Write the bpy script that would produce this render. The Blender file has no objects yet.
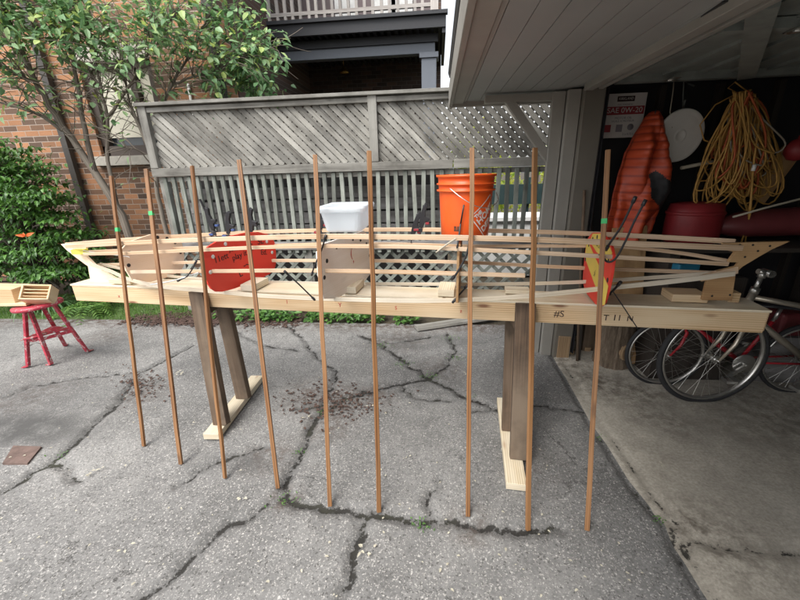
import bpy, math, random
import numpy as np
from mathutils import Vector as V, Matrix, noise as mnoise
random.seed(7); rnd = random.random
def U(a, b): return a + (b - a) * rnd()
R = math.radians
scene = bpy.context.scene
COL = scene.collection

# ------------------------------------------------------------------ camera
CF, PITCH, YAW, ROLL, CH = 370.0, R(19.1), R(6.0), R(1.6), 1.55
cp = math.cos(PITCH)
FW = V((-math.sin(YAW) * cp, math.cos(YAW) * cp, -math.sin(PITCH)))
RT = V((math.cos(YAW), math.sin(YAW), 0)); UP = RT.cross(FW)
RR = RT * math.cos(ROLL) - UP * math.sin(ROLL)
UU = RT * math.sin(ROLL) + UP * math.cos(ROLL)
CC = V((0, 0, CH))
cd = bpy.data.cameras.new('camera'); cam = bpy.data.objects.new('camera', cd); COL.objects.link(cam)
cd.sensor_width = 36; cd.lens = 36 * CF / 800; cd.clip_end = 500; cd.clip_start = 0.05
M3 = Matrix((RR, UU, -FW)).transposed()
cam.matrix_world = Matrix.Translation(CC) @ M3.to_4x4()
scene.camera = cam
def ray(x, y): return FW + RR * ((x - 400) / CF) - UU * ((y - 300) / CF)
def at(x, y, Y): d = ray(x, y); return CC + d * (Y / d.y)            # measured point at distance Y
def gz(x, y, Z=0.0): d = ray(x, y); return CC + d * ((Z - CH) / d.z)  # measured point at height Z

# ------------------------------------------------------------------ object helpers
def tag(o, label=None, cat=None, group=None, kind=None):
    if label: o['label'] = label
    if cat: o['category'] = cat
    if group: o['group'] = group
    if kind: o['kind'] = kind
    return o
def empty(name, loc, label=None, cat=None, group=None):
    o = bpy.data.objects.new(name, None); COL.objects.link(o); o.location = V(loc)
    o.empty_display_size = 0.1
    return tag(o, label, cat, group)
def wloc(o):
    p = V((0, 0, 0))
    while o: p += o.location; o = o.parent
    return p

class MB:
    def __init__(s): s.v = []; s.f = []; s.sm = []; s.uv = []; s.mi = []
    def add(s, vs, fs, uvs=None, smooth=False, mi=0):
        b = len(s.v); s.v += [tuple(p) for p in vs]
        for i, f in enumerate(fs):
            s.f.append([b + k for k in f]); s.sm.append(smooth); s.mi.append(mi)
            s.uv.append(uvs[i] if uvs else [(vs[k][0], vs[k][2] if len(vs[k]) > 2 else 0) for k in f])
        return s
    def box(s, c, d, R3=None, mi=0, jit=0.0):
        c = V(c); hx, hy, hz = d[0] / 2, d[1] / 2, d[2] / 2
        L = [V((x, y, z)) for x in (-hx, hx) for y in (-hy, hy) for z in (-hz, hz)]
        if jit: L = [p + V((U(-jit, jit), U(-jit, jit), U(-jit, jit))) for p in L]
        F = [(0, 1, 3, 2), (4, 6, 7, 5), (0, 4, 5, 1), (2, 3, 7, 6), (0, 2, 6, 4), (1, 5, 7, 3)]
        N = [0, 0, 1, 1, 2, 2]
        a = max(range(3), key=lambda i: d[i]); ou, ov = U(0, 20), U(0, 20); uvs = []
        for f, n in zip(F, N):
            pl = [i for i in range(3) if i != n]
            if a in pl: u = a; w = [i for i in pl if i != a][0]; k = 1
            else: u, w = pl; k = 1
            uvs.append([(L[q][u] + ou, L[q][w] + ov + n * .37) for q in f])
        vs = [c + ((R3 @ p) if R3 else p) for p in L]
        return s.add(vs, F, uvs, False, mi)
    def beam(s, p0, p1, w, h, up=(0, 0, 1), mi=0, jit=0):
        p0 = V(p0); p1 = V(p1); X = (p1 - p0); l = X.length; X.normalize()
        Z = V(up) - X * V(up).dot(X)
        if Z.length < 1e-5: Z = V((0, 1, 0)) - X * X.y
        Z.normalize(); Y = Z.cross(X)
        return s.box((p0 + p1) / 2, (l, w, h), Matrix((X, Y, Z)).transposed(), mi, jit)
    def strip(s, pts, w, h, up=(0, 0, 1), mi=0):
        """a bent batten of rectangular section: w across, h along up"""
        pts = [V(p) for p in pts]; n = len(pts); vs = []; ln = 0; us = []; ou, ov = U(0, 20), U(0, 20)
        for i, p in enumerate(pts):
            t = (pts[min(i + 1, n - 1)] - pts[max(i - 1, 0)]).normalized()
            u = up[i] if isinstance(up, list) else up
            z = (V(u) - t * V(u).dot(t)).normalized(); y = z.cross(t)
            if i: ln += (p - pts[i - 1]).length
            us.append(ln)
            for a, b in ((-1, -1), (1, -1), (1, 1), (-1, 1)): vs.append(p + y * (a * w / 2) + z * (b * h / 2))
        fs = []; uvs = []
        vv = [0, w, w + h, 2 * w + h, 2 * w + 2 * h]
        for i in range(n - 1):
            for k in range(4):
                a = i * 4 + k; b = i * 4 + (k + 1) % 4
                fs.append((a, b, b + 4, a + 4))
                uvs.append([(us[i] + ou, vv[k] + ov), (us[i] + ou, vv[k + 1] + ov), (us[i + 1] + ou, vv[k + 1] + ov), (us[i + 1] + ou, vv[k] + ov)])
        fs += [(3, 2, 1, 0), ((n - 1) * 4, (n - 1) * 4 + 1, (n - 1) * 4 + 2, (n - 1) * 4 + 3)]
        uvs += [[(ou, ov)] * 4] * 2
        return s.add(vs, fs, uvs, False, mi)
    def tube(s, pts, r, seg=8, closed=False, mi=0, caps=True):
        pts = [V(p) for p in pts]; n = len(pts); vs = []; rr = r if isinstance(r, (list, tuple)) else [r] * n
        t0 = (pts[1] - pts[0]).normalized(); ref = V((0, 0, 1)) if abs(t0.z) < .9 else V((1, 0, 0))
        nn = (ref - t0 * ref.dot(t0)).normalized(); ln = 0; us = []
        for i, p in enumerate(pts):
            if closed: t = (pts[(i + 1) % n] - pts[i - 1]).normalized()
            else: t = (pts[min(i + 1, n - 1)] - pts[max(i - 1, 0)])
            t = t.normalized() if t.length > 1e-9 else t0
            nn = (nn - t * nn.dot(t)); nn = nn.normalized() if nn.length > 1e-6 else t.orthogonal().normalized()
            b = t.cross(nn)
            if i: ln += (p - pts[i - 1]).length
            us.append(ln)
            for k in range(seg):
                a = 2 * math.pi * k / seg; vs.append(p + (nn * math.cos(a) + b * math.sin(a)) * rr[i])
        fs = []; uvs = []
        for i in range(n if closed else n - 1):
            j = (i + 1) % n
            for k in range(seg):
                q = (k + 1) % seg
                fs.append((i * seg + k, i * seg + q, j * seg + q, j * seg + k))
                uvs.append([(us[i], k / seg * .1), (us[i], (k + 1) / seg * .1), (us[j], (k + 1) / seg * .1), (us[j], k / seg * .1)])
        s.add(vs, fs, uvs, True, mi)
        if caps and not closed:
            b = len(s.v) - len(vs)
            for idx in ([b + k for k in range(seg)][::-1], [b + (n - 1) * seg + k for k in range(seg)]):
                s.f.append(idx); s.sm.append(False); s.mi.append(mi); s.uv.append([(0, 0)] * seg)
        return s
    def lathe(s, c, prof, seg=32, axis=None, mi=0, smooth=True, squash=1):
        c = V(c); A = axis or Matrix.Identity(3); vs = []
        for (r, z) in prof:
            for k in range(seg):
                a = 2 * math.pi * k / seg; vs.append(c + A @ V((r * math.cos(a), r * math.sin(a) * squash, z)))
        fs = []; uvs = []
        for i in range(len(prof) - 1):
            for k in range(seg):
                q = (k + 1) % seg; fs.append((i * seg + k, i * seg + q, (i + 1) * seg + q, (i + 1) * seg + k))
                uvs.append([(k / seg, prof[i][1]), ((k + 1) / seg, prof[i][1]), ((k + 1) / seg, prof[i + 1][1]), (k / seg, prof[i + 1][1])])
        return s.add(vs, fs, uvs, smooth, mi)
    def prism(s, pts2, th, O, X, Y, mi=0):
        """outline pts2 in the X,Y plane through O, thickness th along X x Y"""
        O = V(O); X = V(X).normalized(); Y = V(Y).normalized(); N = X.cross(Y)
        n = len(pts2); vs = [O + X * a + Y * b - N * th / 2 for a, b in pts2] + [O + X * a + Y * b + N * th / 2 for a, b in pts2]
        uv = [(a + .3, b) for a, b in pts2]
        fs = [tuple(range(n))[::-1], tuple(range(n, 2 * n))]; uvs = [uv[::-1], uv]
        for i in range(n):
            j = (i + 1) % n; fs.append((i, j, j + n, i + n)); uvs.append([uv[i], uv[j], uv[j], uv[i]])
        return s.add(vs, fs, uvs, False, mi)
    def leaf(s, p, d, nrm, L, W, mi=0, droop=.25):
        d = d.normalized(); w = d.cross(nrm)
        w = w.normalized() if w.length > 1e-4 else d.orthogonal().normalized()
        n = w.cross(d)
        if n.z < 0: n = -n
        a = [p, p + d * L * .33 - w * W * .5 + n * L * .05, p + d * L * .33 + w * W * .5 + n * L * .05,
             p + d * L * .7 - w * W * .36 - n * L * droop * .3, p + d * L * .7 + w * W * .36 - n * L * droop * .3, p + d * L - n * L * droop,
             p + d * L * .33 - n * L * .02, p + d * L * .7 - n * L * (droop * .3 + .05)]
        return s.add(a, [(0, 6, 1), (0, 2, 6), (1, 6, 7, 3), (6, 2, 4, 7), (3, 7, 5), (7, 4, 5)], None, False, mi)
    def build(s, name, mat, parent=None, origin=None, bevel=0, **tg):
        if parent is not None: o0 = wloc(parent)
        elif origin is not None: o0 = V(origin)
        else:
            xs = [p[0] for p in s.v]; ys = [p[1] for p in s.v]; zs = [p[2] for p in s.v]
            o0 = V(((min(xs) + max(xs)) / 2, (min(ys) + max(ys)) / 2, min(zs)))
        me = bpy.data.meshes.new(name)
        me.from_pydata([(p[0] - o0[0], p[1] - o0[1], p[2] - o0[2]) for p in s.v], [], s.f)
        me.polygons.foreach_set('use_smooth', s.sm); me.polygons.foreach_set('material_index', s.mi)
        ul = me.uv_layers.new(name='UVMap'); flat = []
        for u in s.uv:
            for q in u: flat += [q[0], q[1]]
        ul.data.foreach_set('uv', flat)
        for m in (mat if isinstance(mat, (list, tuple)) else [mat]): me.materials.append(m)
        me.update()
        o = bpy.data.objects.new(name, me); COL.objects.link(o)
        if parent is not None: o.parent = parent
        else: o.location = o0
        if bevel:
            b = o.modifiers.new('bevel', 'BEVEL'); b.width = bevel; b.segments = 2; b.limit_method = 'ANGLE'; b.angle_limit = R(40)
        return tag(o, **tg)

def fontmesh(name, txt, size, mat, O, X, Y, parent, ext=0.0006, width=None):
    c = bpy.data.curves.new(name, 'FONT'); c.body = txt; c.size = size; c.extrude = ext; c.align_x = 'CENTER'; c.align_y = 'CENTER'
    t = bpy.data.objects.new('tmp', c); COL.objects.link(t)
    bpy.context.view_layer.update()
    me = bpy.data.meshes.new_from_object(t.evaluated_get(bpy.context.evaluated_depsgraph_get()))
    bpy.data.objects.remove(t); me.name = name
    X = V(X).normalized(); Y = V(Y).normalized(); N = X.cross(Y)
    k = 1
    if width:
        xs = [v.co.x for v in me.vertices]; k = width / (max(xs) - min(xs))
    o0 = wloc(parent); O = V(O)
    for v in me.vertices: v.co = O + X * v.co.x * k + Y * v.co.y + N * v.co.z - o0
    me.materials.clear(); me.materials.append(mat)
    o = bpy.data.objects.new(name, me); COL.objects.link(o); o.parent = parent
    return o

# ------------------------------------------------------------------ materials
def newmat(name):
    m = bpy.data.materials.new(name); m.use_nodes = True; nt = m.node_tree
    return m, nt, nt.nodes['Principled BSDF']
def N(nt, t, **kw):
    n = nt.nodes.new(t)
    for k, v in kw.items():
        if k in n.inputs: n.inputs[k].default_value = v
        else: setattr(n, k, v)
    return n
def LK(nt, a, b): nt.links.new(a, b)
def col(c): return (c[0], c[1], c[2], 1)
def ramp(nt, fac, stops):
    r = N(nt, 'ShaderNodeValToRGB'); e = r.color_ramp.elements
    while len(e) < len(stops): e.new(.5)
    for i, (p, c) in enumerate(stops): e[i].position = p; e[i].color = col(c)
    LK(nt, fac, r.inputs['Fac']); return r.outputs['Color']
def mix(nt, f, a, b, mode='MIX'):
    m = N(nt, 'ShaderNodeMix', data_type='RGBA', blend_type=mode)
    for s, i in ((f, 0), (a, 6), (b, 7)):
        if isinstance(s, (int, float)): m.inputs[i].default_value = s
        elif isinstance(s, tuple): m.inputs[i].default_value = col(s)
        else: LK(nt, s, m.inputs[i])
    return m.outputs[2]
def math_(nt, op, a, b=0.0, c=None):
    m = N(nt, 'ShaderNodeMath', operation=op)
    for i, s in enumerate((a, b) if c is None else (a, b, c)):
        if isinstance(s, (int, float)): m.inputs[i].default_value = s
        else: LK(nt, s, m.inputs[i])
    return m.outputs[0]
def noise(nt, vec, scale, detail=4, rough=.6):
    n = N(nt, 'ShaderNodeTexNoise', Scale=scale, Detail=detail, Roughness=rough)
    if vec is not None: LK(nt, vec, n.inputs['Vector'])
    return n.outputs['Fac']
def bump(nt, bs, h, strength=.3, dist=.01):
    b = N(nt, 'ShaderNodeBump', Strength=strength, Distance=dist); LK(nt, h, b.inputs['Height']); LK(nt, b.outputs[0], bs.inputs['Normal'])
def mapping(nt, vec, sc=(1, 1, 1), loc=(0, 0, 0)):
    m = N(nt, 'ShaderNodeMapping'); m.inputs['Scale'].default_value = sc; m.inputs['Location'].default_value = loc
    LK(nt, vec, m.inputs['Vector']); return m.outputs[0]
def rand_island(nt): return N(nt, 'ShaderNodeNewGeometry').outputs['Random Per Island']
def hsv(nt, c, v, s=1.0, h=.5):
    n = N(nt, 'ShaderNodeHueSaturation'); LK(nt, c, n.inputs['Color'])
    for k, x in (('Value', v), ('Saturation', s), ('Hue', h)):
        if isinstance(x, (int, float)): n.inputs[k].default_value = x
        else: LK(nt, x, n.inputs[k])
    return n.outputs[0]

def wood(name, c1, c2, c3=None, knots=.5, rough=.65, grain=60, var=.25, dirt=0, knotcol=None, wave=.3):
    m, nt, bs = newmat(name)
    uv = N(nt, 'ShaderNodeTexCoord').outputs['UV']; ri = rand_island(nt)
    off = N(nt, 'ShaderNodeVectorMath', operation='ADD'); LK(nt, uv, off.inputs[0])
    cb = N(nt, 'ShaderNodeCombineXYZ'); LK(nt, math_(nt, 'MULTIPLY', ri, 37), cb.inputs[0]); LK(nt, math_(nt, 'MULTIPLY', ri, 13), cb.inputs[2]); LK(nt, cb.outputs[0], off.inputs[1])
    v = off.outputs[0]
    warp = noise(nt, mapping(nt, v, (1.5, 8, 1)), 1.0, 2)
    g = noise(nt, mapping(nt, v, (2.2, grain, 1)), 1.0, 5, .65)
    w = N(nt, 'ShaderNodeTexWave', Scale=1.0, Distortion=7.0, Detail=2.0, wave_type='BANDS', bands_direction='Y'); w.inputs['Detail Scale'].default_value = .6
    LK(nt, mapping(nt, v, (.6, 26, 1)), w.inputs['Vector'])
    g2 = noise(nt, mapping(nt, v, (.7, grain * .22, 1)), 1.0, 3, .6)
    f = math_(nt, 'ADD', math_(nt, 'MULTIPLY', math_(nt, 'ADD', g, g2), (1 - wave) * .5), math_(nt, 'MULTIPLY', w.outputs['Fac'], wave))
    c = ramp(nt, f, [(.36, c2), (.46, tuple(.45 * x + .55 * y for x, y in zip(c1, c2))), (.60, c1)])
    if c3: c = mix(nt, ramp(nt, warp, [(.4, (0, 0, 0)), (.7, (1, 1, 1))]), c, c3)
    if knots:
        vo = N(nt, 'ShaderNodeTexVoronoi', Scale=1.0); LK(nt, mapping(nt, v, (3.2, 11, 1)), vo.inputs['Vector'])
        k = ramp(nt, vo.outputs['Distance'], [(.06, (1, 1, 1)), (.16, (0, 0, 0))])
        c = mix(nt, math_(nt, 'MULTIPLY', k, knots), c, knotcol or tuple(x * .35 for x in c2))
    if dirt:
        ob = N(nt, 'ShaderNodeTexCoord').outputs['Object']
        d = ramp(nt, noise(nt, ob, 4, 5), [(.45, (0, 0, 0)), (.7, (1, 1, 1))])
        c = mix(nt, math_(nt, 'MULTIPLY', d, dirt), c, tuple(x * .4 for x in c2))
    c = hsv(nt, c, math_(nt, 'ADD', math_(nt, 'MULTIPLY', ri, var), 1 - var / 2))
    LK(nt, c, bs.inputs['Base Color']); bs.inputs['Roughness'].default_value = rough
    bump(nt, bs, g, .25, .004)
    return m
def plain(name, c, rough=.5, metal=0, nz=.15, sc=8, spec=.5, bmp=0, coat=0):
    m, nt, bs = newmat(name)
    ob = N(nt, 'ShaderNodeTexCoord').outputs['Object']
    n = noise(nt, ob, sc, 5)
    cc = ramp(nt, n, [(.3, tuple(x * (1 - nz) for x in c)), (.7, tuple(min(1, x * (1 + nz)) for x in c))])
    LK(nt, cc, bs.inputs['Base Color']); bs.inputs['Metallic'].default_value = metal
    LK(nt, math_(nt, 'ADD', math_(nt, 'MULTIPLY', n, .2), rough - .1), bs.inputs['Roughness'])
    bs.inputs['Specular IOR Level'].default_value = spec; bs.inputs['Coat Weight'].default_value = coat
    if bmp: bump(nt, bs, noise(nt, ob, sc * 8, 4), bmp, .003)
    return m
def leafmat(name, cols, trans=.3, rough=.45):
    m, nt, bs = newmat(name)
    ri = rand_island(nt); c = ramp(nt, ri, [(i / (len(cols) - 1), q) for i, q in enumerate(cols)])
    LK(nt, c, bs.inputs['Base Color']); bs.inputs['Roughness'].default_value = rough
    t = N(nt, 'ShaderNodeBsdfTranslucent'); LK(nt, hsv(nt, c, 1.4, 1.1, .49), t.inputs['Color'])
    mx = N(nt, 'ShaderNodeMixShader', Fac=trans); LK(nt, bs.outputs[0], mx.inputs[1]); LK(nt, t.outputs[0], mx.inputs[2])
    LK(nt, mx.outputs[0], nt.nodes['Material Output'].inputs['Surface'])
    return m

M = {}
M['pine'] = wood('pine', (.72, .52, .31), (.50, .32, .16), (.74, .58, .38), knots=.9, knotcol=(.20, .08, .04))
M['pine_pale'] = wood('pine_pale', (.74, .64, .46), (.54, .43, .28), (.78, .71, .57), knots=.6, dirt=.22, knotcol=(.4, .2, .1))
M['cedar'] = wood('cedar_pole', (.27, .125, .045), (.12, .048, .016), (.33, .17, .072), knots=.5, grain=160, var=.5, rough=.55)
M['strip'] = wood('stringer_wood', (.66, .48, .32), (.52, .34, .20), (.70, .54, .39), knots=.2, grain=140, var=.3)
M['oldwood'] = wood('weathered_post', (.15, .098, .062), (.05, .031, .019), (.18, .135, .095), wave=.05, knots=.3, grain=90, dirt=.6, rough=.85)
M['fence'] = wood('weathered_fence', (.29, .28, .25), (.10, .092, .078), (.32, .31, .28), knots=.4, wave=.1, dirt=.55, var=.6, rough=.9)
M['picket'] = wood('weathered_picket', (.245, .262, .232), (.095, .10, .08), (.29, .31, .275), knots=.3, wave=.1, dirt=.6, var=.5, rough=.9)
M['plank'] = wood('grey_plank', (.19, .18, .17), (.10, .095, .09), (.3, .29, .285), knots=.3, dirt=.5, rough=.9)
M['ply'] = wood('plywood', (.84, .66, .47), (.74, .55, .37), (.86, .72, .56), wave=.06, knots=.15, grain=25)
M['plygrey'] = wood('pale_plywood', (.84, .79, .72), (.74, .67, .59), (.88, .85, .80), wave=.06, knots=.15, grain=20)
M['plydark'] = wood('stained_plywood', (.46, .27, .12), (.25, .13, .055), (.52, .34, .17), wave=.06, knots=.5, grain=20, dirt=.5)
M['bark'] = wood('bark', (.19, .155, .125), (.075, .06, .048), (.22, .19, .155), knots=0, grain=30, rough=.95)
M['logend'] = wood('cut_log', (.40, .28, .16), (.25, .16, .09), None, knots=0, grain=60, rough=.9)
M['trimpaint'] = plain('beige_paint', (.30, .285, .255), .6, nz=.12, sc=3, bmp=.15)
M['trimdark'] = plain('brown_grey_paint', (.16, .145, .12), .6, nz=.12, sc=3, bmp=.15)
M['soffit'] = plain('soffit_paint', (.31, .315, .305), .55, nz=.10, sc=2, bmp=.1)
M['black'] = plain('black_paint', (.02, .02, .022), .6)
M['rubber'] = plain('black_rubber', (.022, .022, .024), .7)
M['blackplastic'] = plain('black_plastic', (.02, .02, .023), .38)
M['blue'] = plain('blue_plastic', (.05, .09, .25), .4)
M['steel'] = plain('brushed_steel', (.55, .54, .51), .3, metal=.9)
M['silver'] = plain('silver_paint', (.50, .45, .37), .32, metal=.7, nz=.1)
M['redmetal'] = plain('red_enamel', (.42, .035, .06), .4, nz=.3, sc=14, coat=.2)
m = M['redmetal']; nt = m.node_tree; bs = nt.nodes['Principled BSDF']; src = bs.inputs['Base Color'].links[0].from_socket; ob = N(nt, 'ShaderNodeTexCoord').outputs['Object']
ch = ramp(nt, noise(nt, ob, 32, 6, .75), [(.55, (0, 0, 0)), (.59, (1, 1, 1))]); c = mix(nt, ch, src, (.45, .38, .36)); ch2 = ramp(nt, noise(nt, ob, 11, 6, .8), [(.56, (0, 0, 0)), (.62, (1, 1, 1))])
LK(nt, mix(nt, ch2, c, (.13, .05, .04)), bs.inputs['Base Color']); M['redpaint'] = plain('red_bike_paint', (.38, .02, .03), .3)
M['orange'] = plain('orange_plastic', (.82, .115, .018), .38, nz=.05, sc=3)
M['white'] = plain('white_plastic', (.72, .71, .68), .45, nz=.05)
M['redboard'] = plain('red_board', (.78, .05, .028), .5, nz=.06, sc=4)
M['yellow'] = plain('yellow_sign_paint', (.78, .58, .10), .45, nz=.08)
M['ink'] = plain('marker_ink', (.03, .01, .01), .6)
M['redink'] = plain('red_pencil', (.5, .06, .05), .7)
M['greentape'] = plain('green_tape', (.05, .42, .13), .5)
M['yellowtape'] = plain('yellow_tape', (.75, .68, .1), .5)
M['deck'] = plain('dark_deck_paint', (.022, .023, .027), .6)
M['porchgrey'] = plain('grey_porch_paint', (.13, .145, .17), .5, nz=.06)
M['rail'] = wood('deck_rail_wood', (.48, .45, .42), (.20, .17, .15), None, knots=.2, var=.5)
M['sill'] = plain('stone_sill', (.50, .46, .40), .8, sc=20, bmp=.3)
M['brown'] = plain('brown_frame', (.075, .055, .045), .5)
M['blind'] = plain('cream_blind', (.70, .66, .55), .8, nz=.04)
M['pipe'] = plain('dark_downpipe', (.055, .048, .042), .5)
M['grime'] = plain('grimy_tin', (.26, .28, .26), .55, metal=.2, nz=.2)
M['ropeyellow'] = plain('yellow_cord', (.50, .28, .07), .6, nz=.2, sc=20)
M['ropeorange'] = plain('orange_cord', (.45, .10, .03), .6)
M['ropewhite'] = plain('pale_cord', (.42, .38, .3), .6)
M['redtub'] = plain('red_tub_plastic', (.23, .018, .022), .5)
M['pinkhull'] = plain('faded_red_hull', (.15, .03, .033), .5)
M['darkgreen'] = plain('dark_green_panel', (.012, .03, .03), .5)
M['lightgrey'] = plain('pale_render', (.62, .62, .60), .8)
M['roof'] = plain('roof_shingle', (.06, .058, .055), .9, bmp=.5)
M['rust'] = plain('rusty_plate', (.14, .095, .08), .7, nz=.35, sc=25, bmp=.3)
M['cardboard'] = plain('card', (.62, .58, .55), .7, nz=.05)
M['maroon'] = plain('maroon_print', (.30, .03, .04), .6)
M['greyink'] = plain('grey_print', (.22, .2, .22), .6)
M['mulch'] = plain('mulch_chip', (.075, .045, .035), .95, nz=.4, sc=60)
M['vest_black'] = plain('black_nylon', (.02, .02, .022), .7)
M['redwall'] = plain('grey_brown_siding', (.13, .10, .10), .7)
M['leaf_tree'] = leafmat('leaf_tree', [(.08, .16, .07), (.13, .26, .11), (.20, .34, .16), (.29, .43, .22), (.45, .55, .16)])
M['leaf_hedge'] = leafmat('leaf_hedge', [(.03, .08, .018), (.05, .13, .025), (.08, .19, .03), (.11, .25, .045)], .2)
M['leaf_fern'] = leafmat('leaf_fern', [(.06, .14, .03), (.11, .22, .045), (.16, .27, .06)])
M['leaf_strap'] = leafmat('leaf_strap', [(.05, .12, .04), (.10, .20, .08), (.15, .26, .11)], .2)
M['leaf_ground'] = leafmat('leaf_ground', [(.05, .12, .03), (.09, .20, .045), (.14, .28, .07)])
M['leaf_bright'] = leafmat('leaf_bright', [(.20, .32, .05), (.40, .45, .08), (.55, .55, .18)], .5)
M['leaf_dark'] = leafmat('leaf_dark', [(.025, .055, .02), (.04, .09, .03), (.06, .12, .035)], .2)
M['lily'] = plain('lily_petal', (.75, .16, .04), .5)

# translucent plastic bin
m, nt, bs = newmat('frosted_plastic'); bs.inputs['Base Color'].default_value = (.90, .94, .96, 1); bs.inputs['Roughness'].default_value = .35
tr = N(nt, 'ShaderNodeBsdfTranslucent'); tr.inputs['Color'].default_value = (.85, .9, .95, 1)
mx = N(nt, 'ShaderNodeMixShader', Fac=.4); LK(nt, bs.outputs[0], mx.inputs[1]); LK(nt, tr.outputs[0], mx.inputs[2])
tp = N(nt, 'ShaderNodeBsdfTransparent'); m2 = N(nt, 'ShaderNodeMixShader', Fac=.34); LK(nt, mx.outputs[0], m2.inputs[1]); LK(nt, tp.outputs[0], m2.inputs[2])
LK(nt, m2.outputs[0], nt.nodes['Material Output'].inputs['Surface']); M['frost'] = m
# glass
m, nt, bs = newmat('window_glass'); bs.inputs['Base Color'].default_value = (.05, .06, .07, 1); bs.inputs['Roughness'].default_value = .08
M['glass'] = m
# brick
def brickmat(name, a, b, mo, dark=1.0):
    m, nt, bs = newmat(name)
    ob = N(nt, 'ShaderNodeTexCoord').outputs['Object']; sp = N(nt, 'ShaderNodeSeparateXYZ'); LK(nt, ob, sp.inputs[0])
    cb = N(nt, 'ShaderNodeCombineXYZ'); LK(nt, sp.outputs[0], cb.inputs[0]); LK(nt, sp.outputs[2], cb.inputs[1])
    nz = N(nt, 'ShaderNodeTexNoise', Scale=9.0); LK(nt, ob, nz.inputs['Vector'])
    v = N(nt, 'ShaderNodeVectorMath', operation='MULTIPLY_ADD'); LK(nt, nz.outputs['Color'], v.inputs[0]); v.inputs[1].default_value = (.006, .006, 0); LK(nt, cb.outputs[0], v.inputs[2])
    def br(c1, c2, mm, ofs):
        t = N(nt, 'ShaderNodeTexBrick', Scale=1.0); t.inputs['Brick Width'].default_value = .215; t.inputs['Row Height'].default_value = .075
        t.inputs['Mortar Size'].default_value = .0055; t.inputs['Mortar Smooth'].default_value = .3; t.inputs['Bias'].default_value = ofs
        t.inputs['Color1'].default_value = col(c1); t.inputs['Color2'].default_value = col(c2); t.inputs['Mortar'].default_value = col(mm)
        LK(nt, v.outputs[0], t.inputs['Vector']); return t
    t = br((0, 0, 0), (1, 1, 1), (0, 0, 0), 0)
    g = ramp(nt, t.outputs['Color'], [(0, b), (.35, tuple(x * 1.5 for x in b)), (.52, tuple((x + y) / 2 for x, y in zip(a, b))), (.64, a), (1, tuple(min(1, x * 1.25) for x in a))])
    c = mix(nt, t.outputs['Fac'], g, mo)
    st = noise(nt, ob, 1.3, 6); c = mix(nt, ramp(nt, st, [(.35, (0, 0, 0)), (.75, (.45, .45, .45))]), c, tuple(x * .45 for x in a))
    fn = noise(nt, ob, 60, 4); c = hsv(nt, c, math_(nt, 'ADD', math_(nt, 'MULTIPLY', fn, .5), .75))
    LK(nt, c, bs.inputs['Base Color']); bs.inputs['Roughness'].default_value = .9
    h = math_(nt, 'SUBTRACT', math_(nt, 'MULTIPLY', fn, .3), t.outputs['Fac']); bump(nt, bs, h, .6, .01)
    return m
M['brick'] = brickmat('brick_orange', (.38, .185, .095), (.095, .062, .045), (.44, .36, .30))
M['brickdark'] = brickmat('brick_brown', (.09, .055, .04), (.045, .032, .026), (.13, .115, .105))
# quilted jacket
m, nt, bs = newmat('quilted_nylon'); uv = N(nt, 'ShaderNodeTexCoord').outputs['UV']
w = N(nt, 'ShaderNodeTexWave', Scale=1.0, Distortion=.6, bands_direction='Y'); LK(nt, mapping(nt, uv, (1, 5.5, 1)), w.inputs['Vector'])
c = mix(nt, noise(nt, uv, 5, 3), (.60, .085, .022), (.34, .04, .016)); c = mix(nt, ramp(nt, w.outputs['Fac'], [(0, (.6, .6, .6)), (.25, (0, 0, 0))]), c, (.15, .01, .01))
LK(nt, c, bs.inputs['Base Color']); bs.inputs['Roughness'].default_value = .5; bump(nt, bs, w.outputs['Fac'], .3, .012); M['vest'] = m

# ------------------------------------------------------------------ world and light
world = bpy.data.worlds.new('World'); scene.world = world; world.use_nodes = True; wn = world.node_tree
sky = N(wn, 'ShaderNodeTexSky', sky_type='NISHITA'); sky.sun_disc = False
SUN_EL, SUN_AZ = R(55), R(206)    # azimuth clockwise from +Y
sky.sun_elevation = SUN_EL; sky.sun_rotation = SUN_AZ; sky.air_density = 1.0; sky.dust_density = 3.0; sky.ozone_density = 1.0
bg = wn.nodes['Background']; bg.inputs['Strength'].default_value = .15
hs = N(wn, 'ShaderNodeHueSaturation', Saturation=.22); LK(wn, sky.outputs[0], hs.inputs['Color']); LK(wn, hs.outputs[0], bg.inputs['Color'])
sl = bpy.data.lights.new('sun', 'SUN'); sl.energy = 1.3; sl.angle = R(32); sl.color = (1, .965, .91)
so = bpy.data.objects.new('sun', sl); COL.objects.link(so)
sd = V((math.sin(SUN_AZ) * math.cos(SUN_EL), math.cos(SUN_AZ) * math.cos(SUN_EL), math.sin(SUN_EL)))
so.rotation_euler = sd.to_track_quat('Z', 'Y').to_euler(); so.location = sd * 20
scene.view_settings.view_transform = 'Standard'; scene.view_settings.look = 'None'; scene.view_settings.gamma = 1
scene.view_settings.exposure = 1.15

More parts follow.
